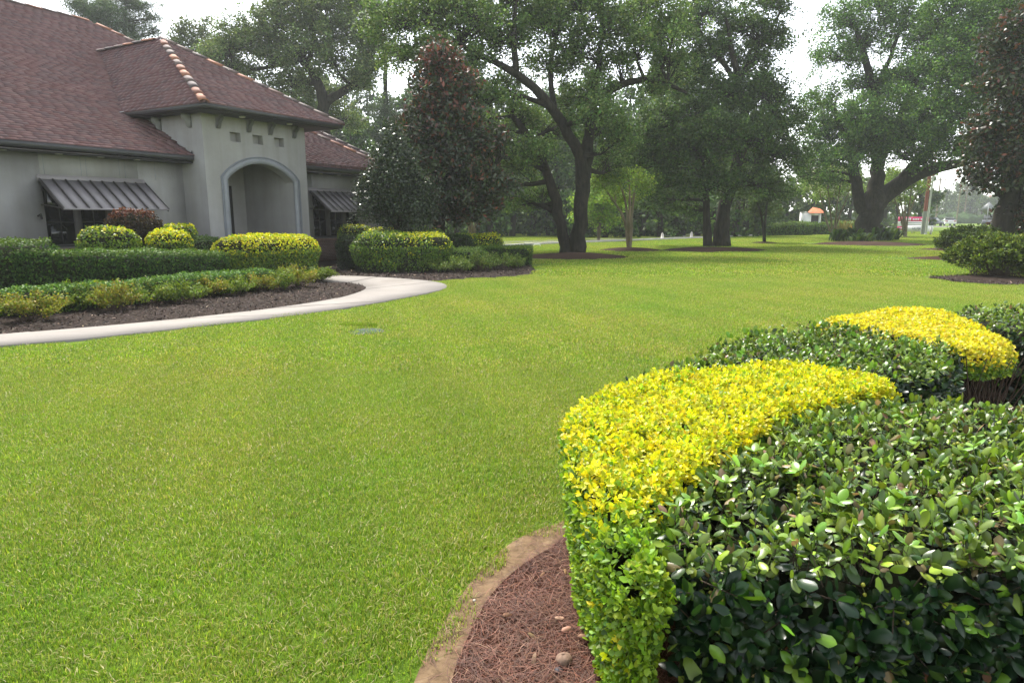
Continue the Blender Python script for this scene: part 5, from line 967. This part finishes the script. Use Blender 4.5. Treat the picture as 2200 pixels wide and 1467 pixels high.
# magnolias
mag_c = [(.022, .04, .014), (.035, .055, .018), (.05, .065, .028), (.13, .05, .03), (.17, .06, .035), (.08, .06, .04)]
def magnolia(label, base, Y, blobs, leaf, ncl, trunk, wts, red=None):
    return make_tree('magnolia', label, base, trunk, BL(blobs, Y, .85), leaf, ncl, mag_c, wts, leafn=34, clr=.42, flat=.85, T=T_dia(.24, .06), matn='glossleaf', spread=1.0, upn=.3, group='magnolias', recol=red)
Y = 24.5
magnolia('magnolia with rusty red new leaves standing in front of the forked oak', at(948, 500, Y), Y,
    [(945, 130, 0, .7), (925, 160, .2, .65), (985, 180, 0, .7), (940, 215, -.2, .9), (900, 260, 0, .8), (985, 260, -.3, .9), (930, 300, -.4, 1.0), (885, 330, .2, .7), (1000, 320, -.2, .9), (1050, 310, 0, .6), (960, 370, -.5, 1.1), (1020, 385, -.2, .9), (1070, 400, .2, .6), (910, 400, .3, .8), (970, 430, -.4, .9), (1040, 440, 0, .7), (920, 460, .2, .7), (1000, 465, 0, .6), (930, 120, .3, .45), (1080, 300, .3, .4)], .17, 850,
    [[A(948, 540, Y, .2), A(946, 470, Y, .16), A(948, 350, Y, .12), A(950, 200, Y, .07), A(945, 120, Y, .03)], [A(947, 420, Y, .1), A(1000, 390, Y, .06), A(1060, 370, Y, .03)], [A(948, 360, Y, .08), A(905, 320, Y, .04)]], [.33, .3, .16, .06, .05, .10], (lambda p: np.clip((p[:, 2] - 4.4) / 3.5, .0, .5) * np.clip(.5 + lump(p, 1.6), .1, 1), [(.17, .05, .035), (.12, .04, .03), (.22, .08, .05)]))
Y = 27
magnolia('dark magnolia with brown backed leaves at the right picture edge', at(2165, 500, Y), Y,
    [(2170, 110, 0, 1.0), (2200, 60, 0, 1.0), (2150, 190, 0, 1.0), (2210, 180, 0, 1.2), (2180, 270, -.5, 1.2), (2125, 300, 0, .9), (2230, 300, 0, 1.3), (2150, 345, -.3, 1.0), (2095, 385, 0, .6), (2190, 380, -.5, 1.1), (2220, 430, 0, 1.0), (2200, 475, 0, .8), (2260, 380, 0, 1.3), (2250, 480, 0, .9), (2260, 230, 0, 1.3), (2090, 370, .3, .4)], .19, 1000,
    [[A(2148, 560, Y, .5), A(2152, 500, Y, .4), A(2165, 430, Y, .34), A(2185, 300, Y, .24), A(2200, 150, Y, .12), A(2205, 50, Y, .05)], [A(2165, 430, Y, .15), A(2120, 390, Y, .08), A(2095, 385, Y, .04)]], [.3, .28, .16, .08, .06, .12])
# conical dark holly tree by the corner of the house
Y = 22
make_tree('holly_tree', 'dark conical holly tree hiding the corner of the house', at(855, 510, Y), [[A(855, 545, Y, .12), A(853, 480, Y, .1), A(855, 380, Y, .06), A(850, 270, Y, .02)]],
    BL([(848, 285, 0, .35), (845, 320, 0, .5), (862, 345, -.2, .6), (828, 350, 0, .55), (850, 385, -.3, .75), (815, 395, 0, .6), (885, 395, 0, .65), (840, 425, -.3, .8), (800, 425, .2, .5), (895, 430, 0, .7), (865, 455, -.3, .8), (815, 455, 0, .6), (910, 455, .2, .5), (840, 480, -.2, .5), (890, 480, 0, .5), (795, 395, .2, .35)], Y, .9), .075, 380, [(.018, .035, .015), (.03, .05, .02), (.05, .075, .032), (.085, .11, .055)], [.3, .36, .24, .1], leafn=75, clr=.36, flat=.9, twigr=.012, matn='glossleaf')
# crape myrtles and other small trees
def crape(label, px, py, stems, blobs, cols, Y=None, leaf=.1, ncl=120, flowers=0, bark='smoothbark', r0=.085, leafn=60, clr=.5):
    b = G(px, py); Y = b[1] if Y is None else Y; lim = []
    for s in stems:
        pts = [A(px + (s[0][0] - px) * .2, py + 3, Y, r0)] + [A(x, y, Y + R.normal(0, .3), r0 * (1 - .75 * (k + 1) / len(s))) for k, (x, y) in enumerate(s)]; lim.append(pts)
    t = make_tree('crape_myrtle', label, b, lim, BL(blobs, Y, .7), leaf, ncl, cols, None, bark, leafn=leafn, clr=clr, group='small multi-stemmed trees', twigr=.014)
    if flowers:
        c = np.array([at(x, y, Y + dy - r * .7) for x, y, dy, r in blobs for _ in range(flowers)]) + R.normal(0, .7, (len(blobs) * flowers, 3)); c[:, 2] += .5; q = (np.repeat(c, 14, 0) + R.normal(0, .11, (len(c) * 14, 3))) - [b[0], b[1], 0]
        v, f, own = scatter(T_dia(.5, .2), q, R.standard_normal(q.shape), .09); obj('blossoms', v, f, M['leaf'], t, col=(.7, .68, .62), kind='stuff')
    return t
cg = [(.17, .26, .04), (.22, .32, .05), (.12, .2, .035)]
crape('thin multi-stemmed young tree between the forked oak and the dark oak', 1352, 537, [[(1345, 470), (1310, 420), (1285, 385)], [(1350, 460), (1335, 400), (1320, 370)], [(1353, 450), (1352, 390), (1345, 360)], [(1358, 450), (1366, 390), (1372, 360)]], [(1300, 395, 0, .8), (1340, 385, 0, .9), (1375, 400, .5, .7), (1320, 420, 1, .6), (1350, 430, 1, .5)], cg, ncl=90)
crape('crape myrtle with white blossom in front of the far hedge', 1790, 512, [[(1775, 470), (1762, 420), (1755, 390)], [(1785, 465), (1780, 410), (1778, 385)], [(1796, 465), (1803, 410), (1810, 385)], [(1800, 470), (1820, 425), (1830, 395)]], [(1750, 400, 0, 1.1), (1785, 385, 0, 1.3), (1820, 395, 0, 1.1), (1840, 410, .5, .9), (1770, 420, 1, .9)], [(.2, .3, .07), (.26, .36, .1), (.14, .23, .05)], ncl=110, flowers=7, leaf=.13)
crape('leafy crape myrtle with bare lower stems beside the massive oak', 1945, 509, [[(1935, 460), (1915, 410), (1895, 385)], [(1940, 460), (1930, 400), (1920, 370)], [(1945, 460), (1944, 400), (1940, 370)], [(1950, 470), (1958, 410), (1960, 380)], [(1948, 470), (1965, 430), (1975, 400)]], [(1900, 405, 0, 1.0), (1925, 385, 0, 1.2), (1955, 400, 0, 1.0), (1895, 430, .8, .8), (1935, 430, .6, .6)], cg, ncl=100, leaf=.13)
crape('small dark leaved tree on its own mulch ring before the far hedge', 1642, 522, [[(1640, 480), (1630, 440), (1615, 410)], [(1643, 480), (1648, 430), (1660, 400)]], [(1610, 420, 0, 1.0), (1645, 400, 0, 1.1), (1670, 425, 0, .9), (1625, 450, .5, .8), (1655, 455, .5, .7)], [(.05, .085, .025), (.075, .11, .03)], ncl=90, leaf=.12, r0=.1, bark='bark')
crape('pale stemmed crape myrtle in the shade behind the magnolia', 1012, 520, [[(1008, 480), (1003, 430), (998, 380)], [(1014, 480), (1014, 420), (1012, 370)], [(1022, 480), (1030, 430), (1040, 390)]], [(1000, 400, 0, 1.0), (1030, 390, 0, 1.1), (1050, 420, .5, .9)], [(.04, .075, .02), (.06, .1, .028)], Y=34, ncl=70, leaf=.12)
crape('bright yellow green sapling seen through the fork of the oak', 1285, 520, [[(1285, 470), (1280, 420)], [(1290, 470), (1300, 420)]], [(1270, 430, 0, 1.4), (1300, 450, 0, 1.3), (1285, 400, 0, 1.0), (1310, 480, 0, 1.0), (1255, 470, 0, .9)], [(.2, .33, .045), (.26, .4, .06), (.14, .25, .035)], Y=46, ncl=100, leaf=.16, leafn=70, clr=.6)
# pines behind the house and one thin-crowned tree
def pine(label, px, pyt, Y, blobs, cols):
    lim = [[A(px, 470, Y, .3), A(px + 2, 250, Y, .24), A(px - 2, 80, Y, .14), A(px, pyt, Y, .05)]]
    return make_tree('pine_tree', label, at(px, 470, Y), lim, BL(blobs, Y, .6), .34, 90, cols, None, leafn=130, clr=.75, flat=.6, T=T_dia(.06, .02), upn=.1, group='pines behind the house', twigr=.03)
pg = [(.05, .085, .04), (.07, .11, .05), (.035, .065, .03)]
pine('pine tree with open tufted crown above the main ridge', 270, 5, 58, [(270, 10, 0, 1.7), (250, 30, 0, 1.6), (300, 20, 0, 1.5), (290, 50, 0, 1.4), (320, 40, 0, .9), (262, 60, 0, 1.4), (310, 75, 0, .9), (285, 85, 0, 1.2), (335, 68, 0, .5)], pg)
pine('shorter pine half sunk behind the main ridge', 200, 15, 56, [(170, 25, 0, 1.2), (200, 25, 0, 1.5), (225, 40, 0, 1.6), (205, 55, 0, 1.6), (235, 65, 0, 1.4)], pg)
pine('young pine top in the gap beside the magnolia', 828, 205, 62, [(828, 215, 0, .7), (822, 240, 0, 1.1), (836, 260, 0, 1.3), (820, 285, 0, 1.6), (845, 300, 0, 1.6)], pg)
make_tree('airy_tree', 'thin pale crowned tree between the pine and the porch ridge', at(420, 470, 52), [[A(425, 470, 52, .2), A(420, 250, 52, .16), A(418, 120, 52, .08), A(430, 50, 52, .03)], [A(420, 150, 52, .08), A(385, 80, 52, .03)]],
    BL([(385, 75, 0, .9), (400, 50, 0, .6), (430, 55, 0, .7), (440, 85, 0, .9), (395, 100, 0, 1.1), (425, 110, 0, 1.2), (460, 110, 0, .9), (380, 120, 0, 1.0), (450, 140, 0, 1.3)], 52), .15, 130, [(.10, .135, .06), (.13, .165, .08)], None, leafn=60, clr=.6)
# the wood behind: one mass
M['shade'] = simple('undergrowth_leaves', (.035, .065, .02), 1.0, .5, 1.5, spec=.05, bmp=.6)
def woodland(nm, label, cells, cols, leaf, leafn, clr, trunks=True, under=None, dn=1.15):
    tr = MB(); Pc = []
    for px, Yw, ytop, wpx in cells:
        H = at(px, ytop, Yw)[2]; x = at(px, 466, Yw)[0]; wm = wpx * Yw / 1445
        if trunks: tr.tube([(x, Yw, -.1), (x + R.normal(0, .3), Yw, H * .5), (x + R.normal(0, .5), Yw, H * .9)], [.28, .2, .08], 6, False)
        n_ = int(wm * H * dn); q = R.uniform(0, 1, (n_, 3)); zz = q[:, 2] ** .85 * H; pr = np.interp(zz / H, [0, .12, .4, .7, .9, 1], [.75, .95, 1.0, .85, .55, .2]); a = q[:, 0] * 2 * PI; rr = np.sqrt(q[:, 1])
        Pc.append(np.c_[x + np.cos(a) * rr * pr * wm * .62, Yw + np.sin(a) * rr * pr * wm * .5, np.maximum(zz, .3)])
    Pc = np.vstack(Pc); m = len(Pc); g = R.standard_normal((m, leafn, 3)); g = g / np.linalg.norm(g, axis=2, keepdims=True) * R.random((m, leafn, 1)) ** .5; P = (Pc[:, None] + g * (clr * R.uniform(.6, 1.3, m))[:, None, None] * [1, 1, .65]).reshape(-1, 3); P[:, 2] = np.maximum(P[:, 2], .05)
    c = jitcol(cols, len(P), .2) * np.repeat(np.exp(.28 * R.standard_normal((m, 1))), leafn, 0); v, f, own = scatter(T_dia(.42, .12), P, norm(R.standard_normal(P.shape) * .9 + [0, 0, .5]), leaf * R.uniform(.6, 1.3, len(P)))
    t = thing(nm, label, 'woodland'); t['kind'] = 'stuff'; o = obj('foliage', v, f, M['treeleaf'], t, col=np.clip(c, 0, 1)[own], kind='stuff')
    if trunks: tr.build('trunks', M['bark'], t, kind='stuff')
    if under:
        x0, x1, Yu, hu = under; nx = 160; xs = np.linspace(x0, x1, nx); pr = np.array([(0, 0), (-.3, .35), (.2, .75), (1.2, 1.0), (3.0, .9), (4.0, 0)]); vv = []
        for a, b in pr: vv.append(np.c_[xs, Yu + a * 1.4 + 1.2 * np.sin(xs * .35 + a), np.maximum(0, b * hu * (1 + .22 * np.sin(xs * .8 + a * 3) + .15 * np.sin(xs * 1.9) + .12 * R.standard_normal(nx)))])
        i = np.arange(nx - 1); obj('undergrowth', np.vstack(vv), np.vstack([np.stack([k * nx + i, k * nx + i + 1, (k + 1) * nx + i + 1, (k + 1) * nx + i], 1) for k in range(len(pr) - 1)]), M['shade'], t, kind='stuff')
cells = [(px, R.uniform(64, 70), R.uniform(330, 380), R.uniform(70, 90)) for px in range(660, 1640, 44)] + [(px, R.uniform(56, 66), R.uniform(215, 300), R.uniform(60, 90)) for px in range(640, 1650, 46)] + [(px, R.uniform(72, 90), R.uniform(130, 215), R.uniform(60, 85)) for px in range(660, 1650, 46)] + [(px, R.uniform(52, 58), R.uniform(360, 430), R.uniform(50, 80)) for px in range(900, 1650, 40)]
woodland('woodland', 'dark green wood closing the view behind the oaks', cells, [(.04, .085, .02), (.06, .115, .027), (.08, .14, .034), (.028, .06, .015)], .34, 36, .95, under=(-22, 24, 64, 9.5), dn=1.6)
cells = [(px, R.uniform(80, 100), R.uniform(330, 400), R.uniform(35, 50)) for px in range(1640, 1990, 26)] + [(px, R.uniform(170, 200), R.uniform(388, 425), R.uniform(16, 26)) for px in range(1985, 2420, 14)] + [(px, R.uniform(205, 240), R.uniform(400, 425), R.uniform(20, 26)) for px in range(1990, 2420, 18)]
woodland('woodland', 'distant wood beyond the road at the right', cells, [(.04, .075, .02), (.06, .10, .026), (.08, .125, .034)], .52, 34, 1.1, under=(34, 130, 160, 2.2), dn=1.15)

# ------------------------------------------------------------------ far hedges, ferns and small plants
green_hedge('far_hedge', 'low green hedge behind the dark oak, left of the kiosk', pxpoly((22.5, 58.5), 4.0, 1.0, .15), 1.05, 7000, .16, [(.05, .10, .018), (.07, .13, .022), (.10, .17, .028)], None, r=.35, lumpa=.15, lumps=1.5, depth=.2, top=[(.12, .2, .03), (.09, .16, .025)])
green_hedge('far_hedge', 'low green hedge in front of the orange roofed kiosk', pxpoly((30.5, 62), 4.0, 1.2, .15), 1.1, 7000, .16, [(.05, .10, .018), (.07, .13, .022), (.10, .17, .028)], None, r=.35, lumpa=.18, lumps=1.5, depth=.2, top=[(.12, .2, .03), (.09, .16, .025)])
def fern(px, py, w_, h_, label, n=46, cols=((.05, .10, .02), (.08, .14, .025), (.03, .065, .015)), grp='ferns at the foot of the massive oak', nm='fern', cat='fern', wid=.09):
    c = G(px, py); t = thing(nm, label, cat, c, group=grp); vv, ff, cc = [], [], []
    for k in range(n):
        a = R.uniform(0, 2 * PI); r = w_ * R.uniform(.5, 1); h = h_ * R.uniform(.6, 1.1); b = np.array([R.normal(0, w_ * .35), R.normal(0, w_ * .25), .02]); d = np.array([math.cos(a), math.sin(a), 0]); sd = np.array([-d[1], d[0], 0]); ts = np.linspace(0, 1, 6)
        cen = b + d * (r * ts[:, None]) + np.array([0, 0, 1.]) * (h * (1.9 * ts - 1.05 * ts ** 2))[:, None]; w2 = wid * np.sin(PI * np.clip(ts * .9 + .08, 0, 1)); v = np.vstack([cen - sd * w2[:, None], cen + sd * w2[:, None]]); i = np.arange(5); o = len(vv) * 12
        vv.append(v); ff.append(np.stack([i, i + 1, 7 + i, 6 + i], 1) + o); cc.append(np.repeat(jitcol(cols, 1, .2), 12, 0))
    obj('fronds', np.vstack(vv), np.vstack(ff), M['leaf'], t, col=np.vstack(cc), kind='stuff'); return t
fern(1800, 519, .8, .9, 'clump of ferns farthest left around the massive oak'); fern(1828, 519, .9, 1.0, 'fern clump close against the left of the massive trunk'); fern(1852, 523, .7, .7, 'small dark fern in front of the massive trunk'); fern(1897, 518, .9, 1.0, 'fern clump just right of the massive trunk'); fern(1918, 516, .8, .9, 'fern clump nearest the leafy crape myrtle')
fern(1812, 508, .9, 1.5, 'tawny ornamental grass beside the yellow marker post', 60, ((.16, .14, .05), (.12, .12, .04)), None, 'ornamental_grass', 'grass plant', .03)
fern(2042, 545, .5, .75, 'dark spiky leaved plant at the left edge of the azaleas', 30, ((.02, .045, .012), (.03, .06, .015)), None, 'spiky_plant', 'plant', .05)

# ------------------------------------------------------------------ street things in the distance
def on(t, mb, nm, m, **k): return mb.build(nm, M[m] if isinstance(m, str) else m, t, **k)
c = G(1826, 508); t = thing('marker_post', 'yellow marker post left of the massive oak', 'post', c); on(t, MB().tube([(0, 0, 0), (.05, 0, .75)], .05, 8), 'shaft', 'yellow'); on(t, MB().tube([(.05, 0, .75), (.056, 0, .84)], .056, 8), 'cap', 'yellow')
def facing(p): return math.atan2(-p[0], p[1])
c = np.array([*at(1963, 466, 65)[:2], 0]); t = thing('property_sign', 'wide pink and white property sign behind the utility poles', 'sign', c, facing(c) * .8); t.scale = (1.15, 1, 1.12)
on(t, MB().box(-1.12, 1.12, -.02, .02, .3, 1.42), 'panel', 'white'); on(t, MB().box(-1.12, 1.12, -.026, -.022, 1.04, 1.42), 'header_print', 'pink'); on(t, MB().box(-1.12, -.55, -.026, -.022, .3, .62), 'footer_print', 'pink')
for x in (-.95, 0, .95): on(t, MB().box(x - .04, x + .04, .021, .09, 0, 1.4), 'post', 'offwhite')
for x0, x1, z0, z1 in ((-.8, -.15, 1.11, 1.34), (-.05, .45, 1.15, 1.28), (.52, .9, 1.15, 1.28)):
    k = max(2, int((x1 - x0) / .13))
    for i in range(k): on(t, MB().box(x0 + (x1 - x0) * i / k, x0 + (x1 - x0) * (i + .8) / k, -.03, -.027, z0, z1), 'letter_block', 'white')
on(t, MB().box(-.95, .8, -.026, -.022, .89, .93), 'print_line', 'ink'); on(t, MB().box(-.55, .6, -.026, -.022, .73, .755), 'print_line', 'ink'); on(t, MB().box(-1.0, -.65, -.03, -.027, .42, .5), 'letter_block', 'white')
def text(t, s_, x, y, z, size, m):
    cu = bpy.data.curves.new('lettering', 'FONT'); cu.body = s_; cu.size = size; cu.align_x = 'CENTER'; cu.align_y = 'CENTER'; cu.extrude = .002; cu.offset = size * .02; cu.materials.append(M[m]); tmp = bpy.data.objects.new('tmp', cu); COL.objects.link(tmp); bpy.context.view_layer.update(); me = bpy.data.meshes.new_from_object(tmp.evaluated_get(bpy.context.evaluated_depsgraph_get())); bpy.data.objects.remove(tmp); o = bpy.data.objects.new('lettering', me); COL.objects.link(o); o.parent = t; o.location = (x, y, z); o.rotation_euler = (PI / 2, 0, 0)
c = np.array([*at(1977, 466, 63.5)[:2], 0]); t = thing('campaign_sign', 'white board sign with dark lettering standing before the pink sign', 'sign', c, facing(c) * .8)
on(t, MB().box(-1.15, 1.15, -.015, .015, .22, .78), 'panel', 'white'); text(t, 'HILFERTY', -.05, -.02, .48, .24, 'ink')
on(t, MB().box(-.6, .5, -.02, -.017, .66, .69), 'print_line', 'signgrey'); on(t, MB().box(-.45, .35, -.02, -.017, .31, .335), 'print_line', 'signgrey')
for x in (-1.0, -.35, .35, 1.0): on(t, MB().box(x - .02, x + .02, .016, .05, 0, .7), 'stake', 'frame')
c = np.array([*at(1895, 466, 72)[:2], 0]); t = thing('yard_sign', 'small blank white yard sign right of the massive oak', 'sign', c, facing(c)); on(t, MB().box(-.3, .3, -.01, .01, .15, .58), 'panel', 'white'); on(t, MB().box(-.2, -.18, .011, .03, 0, .5), 'stake', 'frame'); on(t, MB().box(.18, .2, .011, .03, 0, .5), 'stake', 'frame')
c = np.array([*at(1986.5, 466, 62)[:2], 0]); t = thing('utility_pole', 'utility pole painted rust brown above a grey green foot', 'pole', c); on(t, MB().tube([(0, 0, -.1), (0, 0, 2.1)], [.17, .165], 12), 'foot_sleeve', 'pole'); on(t, MB().tube([(0, 0, 2.09), (.05, 0, 9.5)], [.15, .11], 12), 'shaft', 'redpole'); on(t, MB().box(-1.1, 1.1, -.06, .06, 9.0, 9.12), 'crossarm', 'redpole')
c = np.array([*at(1993, 466, 61)[:2], 0]); t = thing('steel_pole', 'slim pale pole standing right against the rust brown utility pole', 'pole', c); on(t, MB().tube([(0, 0, -.1), (.1, 0, 5.2)], [.09, .07], 10), 'shaft', simple('pale_pole', (.38, .40, .33), .7, .1, 2)); on(t, MB().lathe([(.13, 0), (.13, .04), (.1, .06)]), 'base_plate', 'signgrey'); on(t, MB().tube([(.1, 0, 5.2), (.2, 0, 9)], [.07, .05], 10), 'upper_shaft', 'redpole')
c = np.array([*at(2003.5, 466, 61)[:2], 0]); t = thing('marker_post', 'short white post beside the poles and signs', 'post', c); on(t, MB().box(-.07, .07, -.05, .05, 0, .72), 'shaft', 'offwhite'); on(t, MB().box(-.08, .08, -.06, .06, .721, .75), 'cap', 'white')
c = np.array([*at(2121, 466, 57)[:2], 0]); t = thing('road_sign', 'grey back of a diamond road sign on a thin post', 'sign', c, facing(c)); zc = at(2121, 449, 57)[2]
on(t, MB().add([(0, 0, zc + .57), (.57, 0, zc), (0, 0, zc - .57), (-.57, 0, zc), (0, .02, zc + .57), (.57, .02, zc), (0, .02, zc - .57), (-.57, .02, zc)], [[0, 1, 2, 3], [7, 6, 5, 4], [0, 4, 5, 1], [1, 5, 6, 2], [2, 6, 7, 3], [3, 7, 4, 0]]), 'panel', 'signgrey'); on(t, MB().box(-.03, .03, -.05, -.002, 0, zc + .3), 'post', 'signgrey')
for px, py in ((1425, 515), (1488, 512)):
    c = G(px, py) + np.array([0, .35, 0]); t = thing('bollard', ['white obelisk bollard left on the drive edge', 'white obelisk bollard right on the drive edge, nearer the dark oak'][px > 1450], 'bollard', c, group='bollards along the drive'); mb = MB(); z = 0; prf = [(.17, 0), (.17, .06), (.13, .07), (.075, .42), (.0, .5)]; mb.lathe(prf, k=4); on(t, mb, 'shaft', 'offwhite')
    on(t, MB().lathe([(.19, 0), (.19, .035), (.16, .05)], k=4), 'foot', 'offwhite')
a, b = G(1425, 515) + [0, .35, .36], G(1488, 512) + [0, .35, .36]; k = np.linspace(0, 1, 16)[:, None]; ch = a + (b - a) * k; ch[:, 2] -= .22 * (1 - (2 * k[:, 0] - 1) ** 2); o = MB().tube(ch, .012, 5).build('chain', M['signgrey']); tag(o, 'thin chain sagging between the two bollards', 'chain')
c = G(1136, 530); t = thing('utility_box', 'low grey utility box at the near end of the drive', 'utility box', c); on(t, MB().box(-.25, .2, -.2, .2, 0, .16), 'body', 'signgrey'); on(t, MB().box(-.27, .22, -.22, .22, .161, .19), 'lid', 'offwhite'); on(t, MB().tube([(.25, 0, 0), (.3, 0, .12), (.6, 0, .12), (.65, 0, 0)], .025), 'pipe', 'white')
# kiosk with the orange roof
Y = 76; c = np.array([*at(1742, 466, Y)[:2], 0]); t = thing('kiosk', 'small white building with orange tiled roof behind the far hedge', 'building', c, -.25); t.scale = (.6, .6, .86); e = 2.35
on(t, MB().box(-1.8, -.1, -1, 1, 0, e), 'wall', 'white'); on(t, MB().box(1.25, 1.6, -1, 1, 0, e), 'column', 'white'); on(t, MB().box(-.1, 1.25, -.98, 1, 2.05, e), 'lintel', 'white'); on(t, MB().box(-.09, 1.24, -.5, -.45, 0, 2.04), 'door', 'frame')
on(t, MB().add([(-.5, -1.5, e + .002), (2.2, -1.5, e + .002), (2.2, 1.5, e + .002), (-.5, 1.5, e + .002), (.2, 0, e + .75), (1.5, 0, e + .55)], [[0, 1, 5, 4], [2, 3, 4, 5]], [[1, 2, 5], [3, 0, 4]]), 'roof', 'orange'); on(t, MB().box(-1.8, -.52, -1.1, 1.1, e + .002, e + .12), 'parapet', 'offwhite')
# vehicles
def vehicle(nm, label, cat, px, Y, rz, paint, kind='car'):
    c = np.array([*at(px, 466, Y)[:2], .03]); t = thing(nm, label, cat, c, rz, group='vehicles on the road')
    if kind == 'car': L, Wd, prof, cab = 2.25, .88, [(-2.25, .35), (-2.3, .75), (-2.1, .98), (-1.2, 1.0), (1.0, .95), (2.1, .8), (2.25, .55), (2.2, .3)], [(-1.75, .98), (-1.15, 1.42), (.1, 1.45), (1.05, .95)]
    else: L, Wd, prof, cab = 2.6, .98, [(-2.7, .5), (-2.72, 1.05), (-.6, 1.08), (1.1, 1.12), (2.5, 1.1), (2.7, .9), (2.7, .45)], [(-.55, 1.08), (-.4, 1.82), (.6, 1.85), (1.25, 1.1)]
    def ext(pr, w0, w1, ztop=None):
        pr = np.array(pr); k = len(pr); mb = MB(); zm, zx = pr[:, 1].min(), pr[:, 1].max(); ww = w0 + (w1 - w0) * (pr[:, 1] - zm) / (zx - zm); v = np.vstack([np.c_[-ww, pr], np.c_[ww, pr]]); i = np.arange(k); j = (i + 1) % k; cs = [[0, a, a + 1] for a in range(1, k - 1)]
        return mb.add(v, np.stack([i, j, k + j, k + i], 1), cs + [[k + q for q in c3] for c3 in cs])
    on(t, ext(prof, Wd, Wd * .96), 'body', paint); on(t, ext(cab, Wd * .93, Wd * .76), 'cabin', 'glass'); cb = np.array(cab); on(t, MB().box(-Wd * .76, Wd * .76, cb[1, 0] + .02, cb[2, 0] - .02, cb[2, 1] - .02, cb[2, 1] + .03), 'roof', paint)
    for sx in (-1, 1):
        for y in (-L * .62, L * .62):
            w_ = MB(); th = np.arange(14) * 2 * PI / 14; r = .33 if kind == 'car' else .4; v = np.vstack([np.c_[np.full(14, sx * (Wd - .2)), y + r * np.cos(th), r + r * np.sin(th) - .03], np.c_[np.full(14, sx * (Wd + .01)), y + r * np.cos(th), r + r * np.sin(th) - .03], [[sx * (Wd + .02), y, r - .03]]]); i = np.arange(14); w_.add(v, np.stack([i, (i + 1) % 14, 14 + (i + 1) % 14, 14 + i], 1), np.stack([14 + i, 14 + (i + 1) % 14, np.full(14, 28)], 1)); on(t, w_, 'wheel', 'tyre')
        zz = .8; on(t, MB().box(sx * Wd * .72 - .16, sx * Wd * .72 + .16, -L - .08, -L + .1, zz - .08, zz + .1), 'tail_lamp', 'redlamp'); on(t, MB().box(sx * Wd * .72 - .16, sx * Wd * .72 + .16, L - .12, L + .02, .62, .76), 'headlight', 'lampglass')
    on(t, MB().box(-Wd * .9, Wd * .9, -L - .1, -L + .05, .36, .52), 'bumper', paint); on(t, MB().box(-.26, .26, -L - .115, -L - .101, .6, .72), 'number_plate', 'offwhite')
vehicle('white_car', 'white car driving away along the far road', 'car', 2037, 122, -.35, 'carwhite'); vehicle('dark_car', 'dark car half hidden behind the poles', 'car', 2004, 117, -1.0, 'cardark')
vehicle('pickup_truck', 'dark pickup truck facing this way beside the diamond sign', 'truck', 2128, 100, PI - .6, 'cardark', 'truck'); vehicle('white_truck', 'white truck glimpsed behind the right-hand magnolia trunk', 'truck', 2184, 95, PI - .8, 'carwhite', 'truck')
def far_pole(px, Y, h, label):
    c = np.array([*at(px, 466, Y)[:2], 0]); t = thing('power_pole', label, 'pole', c, group='power poles along the far road'); on(t, MB().tube([(0, 0, 0), (.05, 0, h)], [.16, .11], 8), 'shaft', 'smoothbark'); on(t, MB().box(-1.2, 1.2, -.06, .06, h - .8, h - .66), 'crossarm', 'smoothbark')
    for x in (-1, 0, 1): on(t, MB().tube([(x, 0, h - .655), (x, 0, h - .45)], .05, 6), 'insulator', 'offwhite')
    return c
p1 = far_pole(1976, 82, 9.5, 'power pole just left of the rust brown pole'); p2 = far_pole(2011, 125, 9.0, 'power pole above the dark car'); p3 = far_pole(2056, 150, 10.3, 'power pole right of the white car, crossarm against the sky'); p4 = far_pole(2071, 165, 9.5, 'leaning far power pole, last before the diamond sign')
for k_, (a, b, ha, hb_2) in enumerate(((p1, p2, 8.9, 8.4), (p2, p3, 8.4, 9.7))):
    u_ = np.linspace(0, 1, 14)[:, None]; w_ = (a + [0, 0, ha]) + ((b + [0, 0, hb_2]) - (a + [0, 0, ha])) * u_; w_[:, 2] -= .8 * (1 - (2 * u_[:, 0] - 1) ** 2); o = MB().tube(w_, .02, 4).build('power_line', M['frame']); tag(o, ['overhead line between the nearer two power poles', 'overhead line between the farther power poles'][k_], 'power line')

# ------------------------------------------------------------------ thin air haze, also added to stand in for lens glare over the trees
hz = bpy.data.materials.new('haze'); hz.use_nodes = True; hn = hz.node_tree; hn.nodes.clear(); ho = hn.nodes.new('ShaderNodeOutputMaterial'); hv = hn.nodes.new('ShaderNodeVolumePrincipled')
hv.inputs['Color'].default_value = (.93, .96, 1, 1); hv.inputs['Density'].default_value = .0007; hv.inputs['Anisotropy'].default_value = .2; hn.links.new(hv.outputs[0], ho.inputs['Volume'])
MB().box(-330, 330, -20, 420, -1, 26).build('haze', hz, kind='stuff')
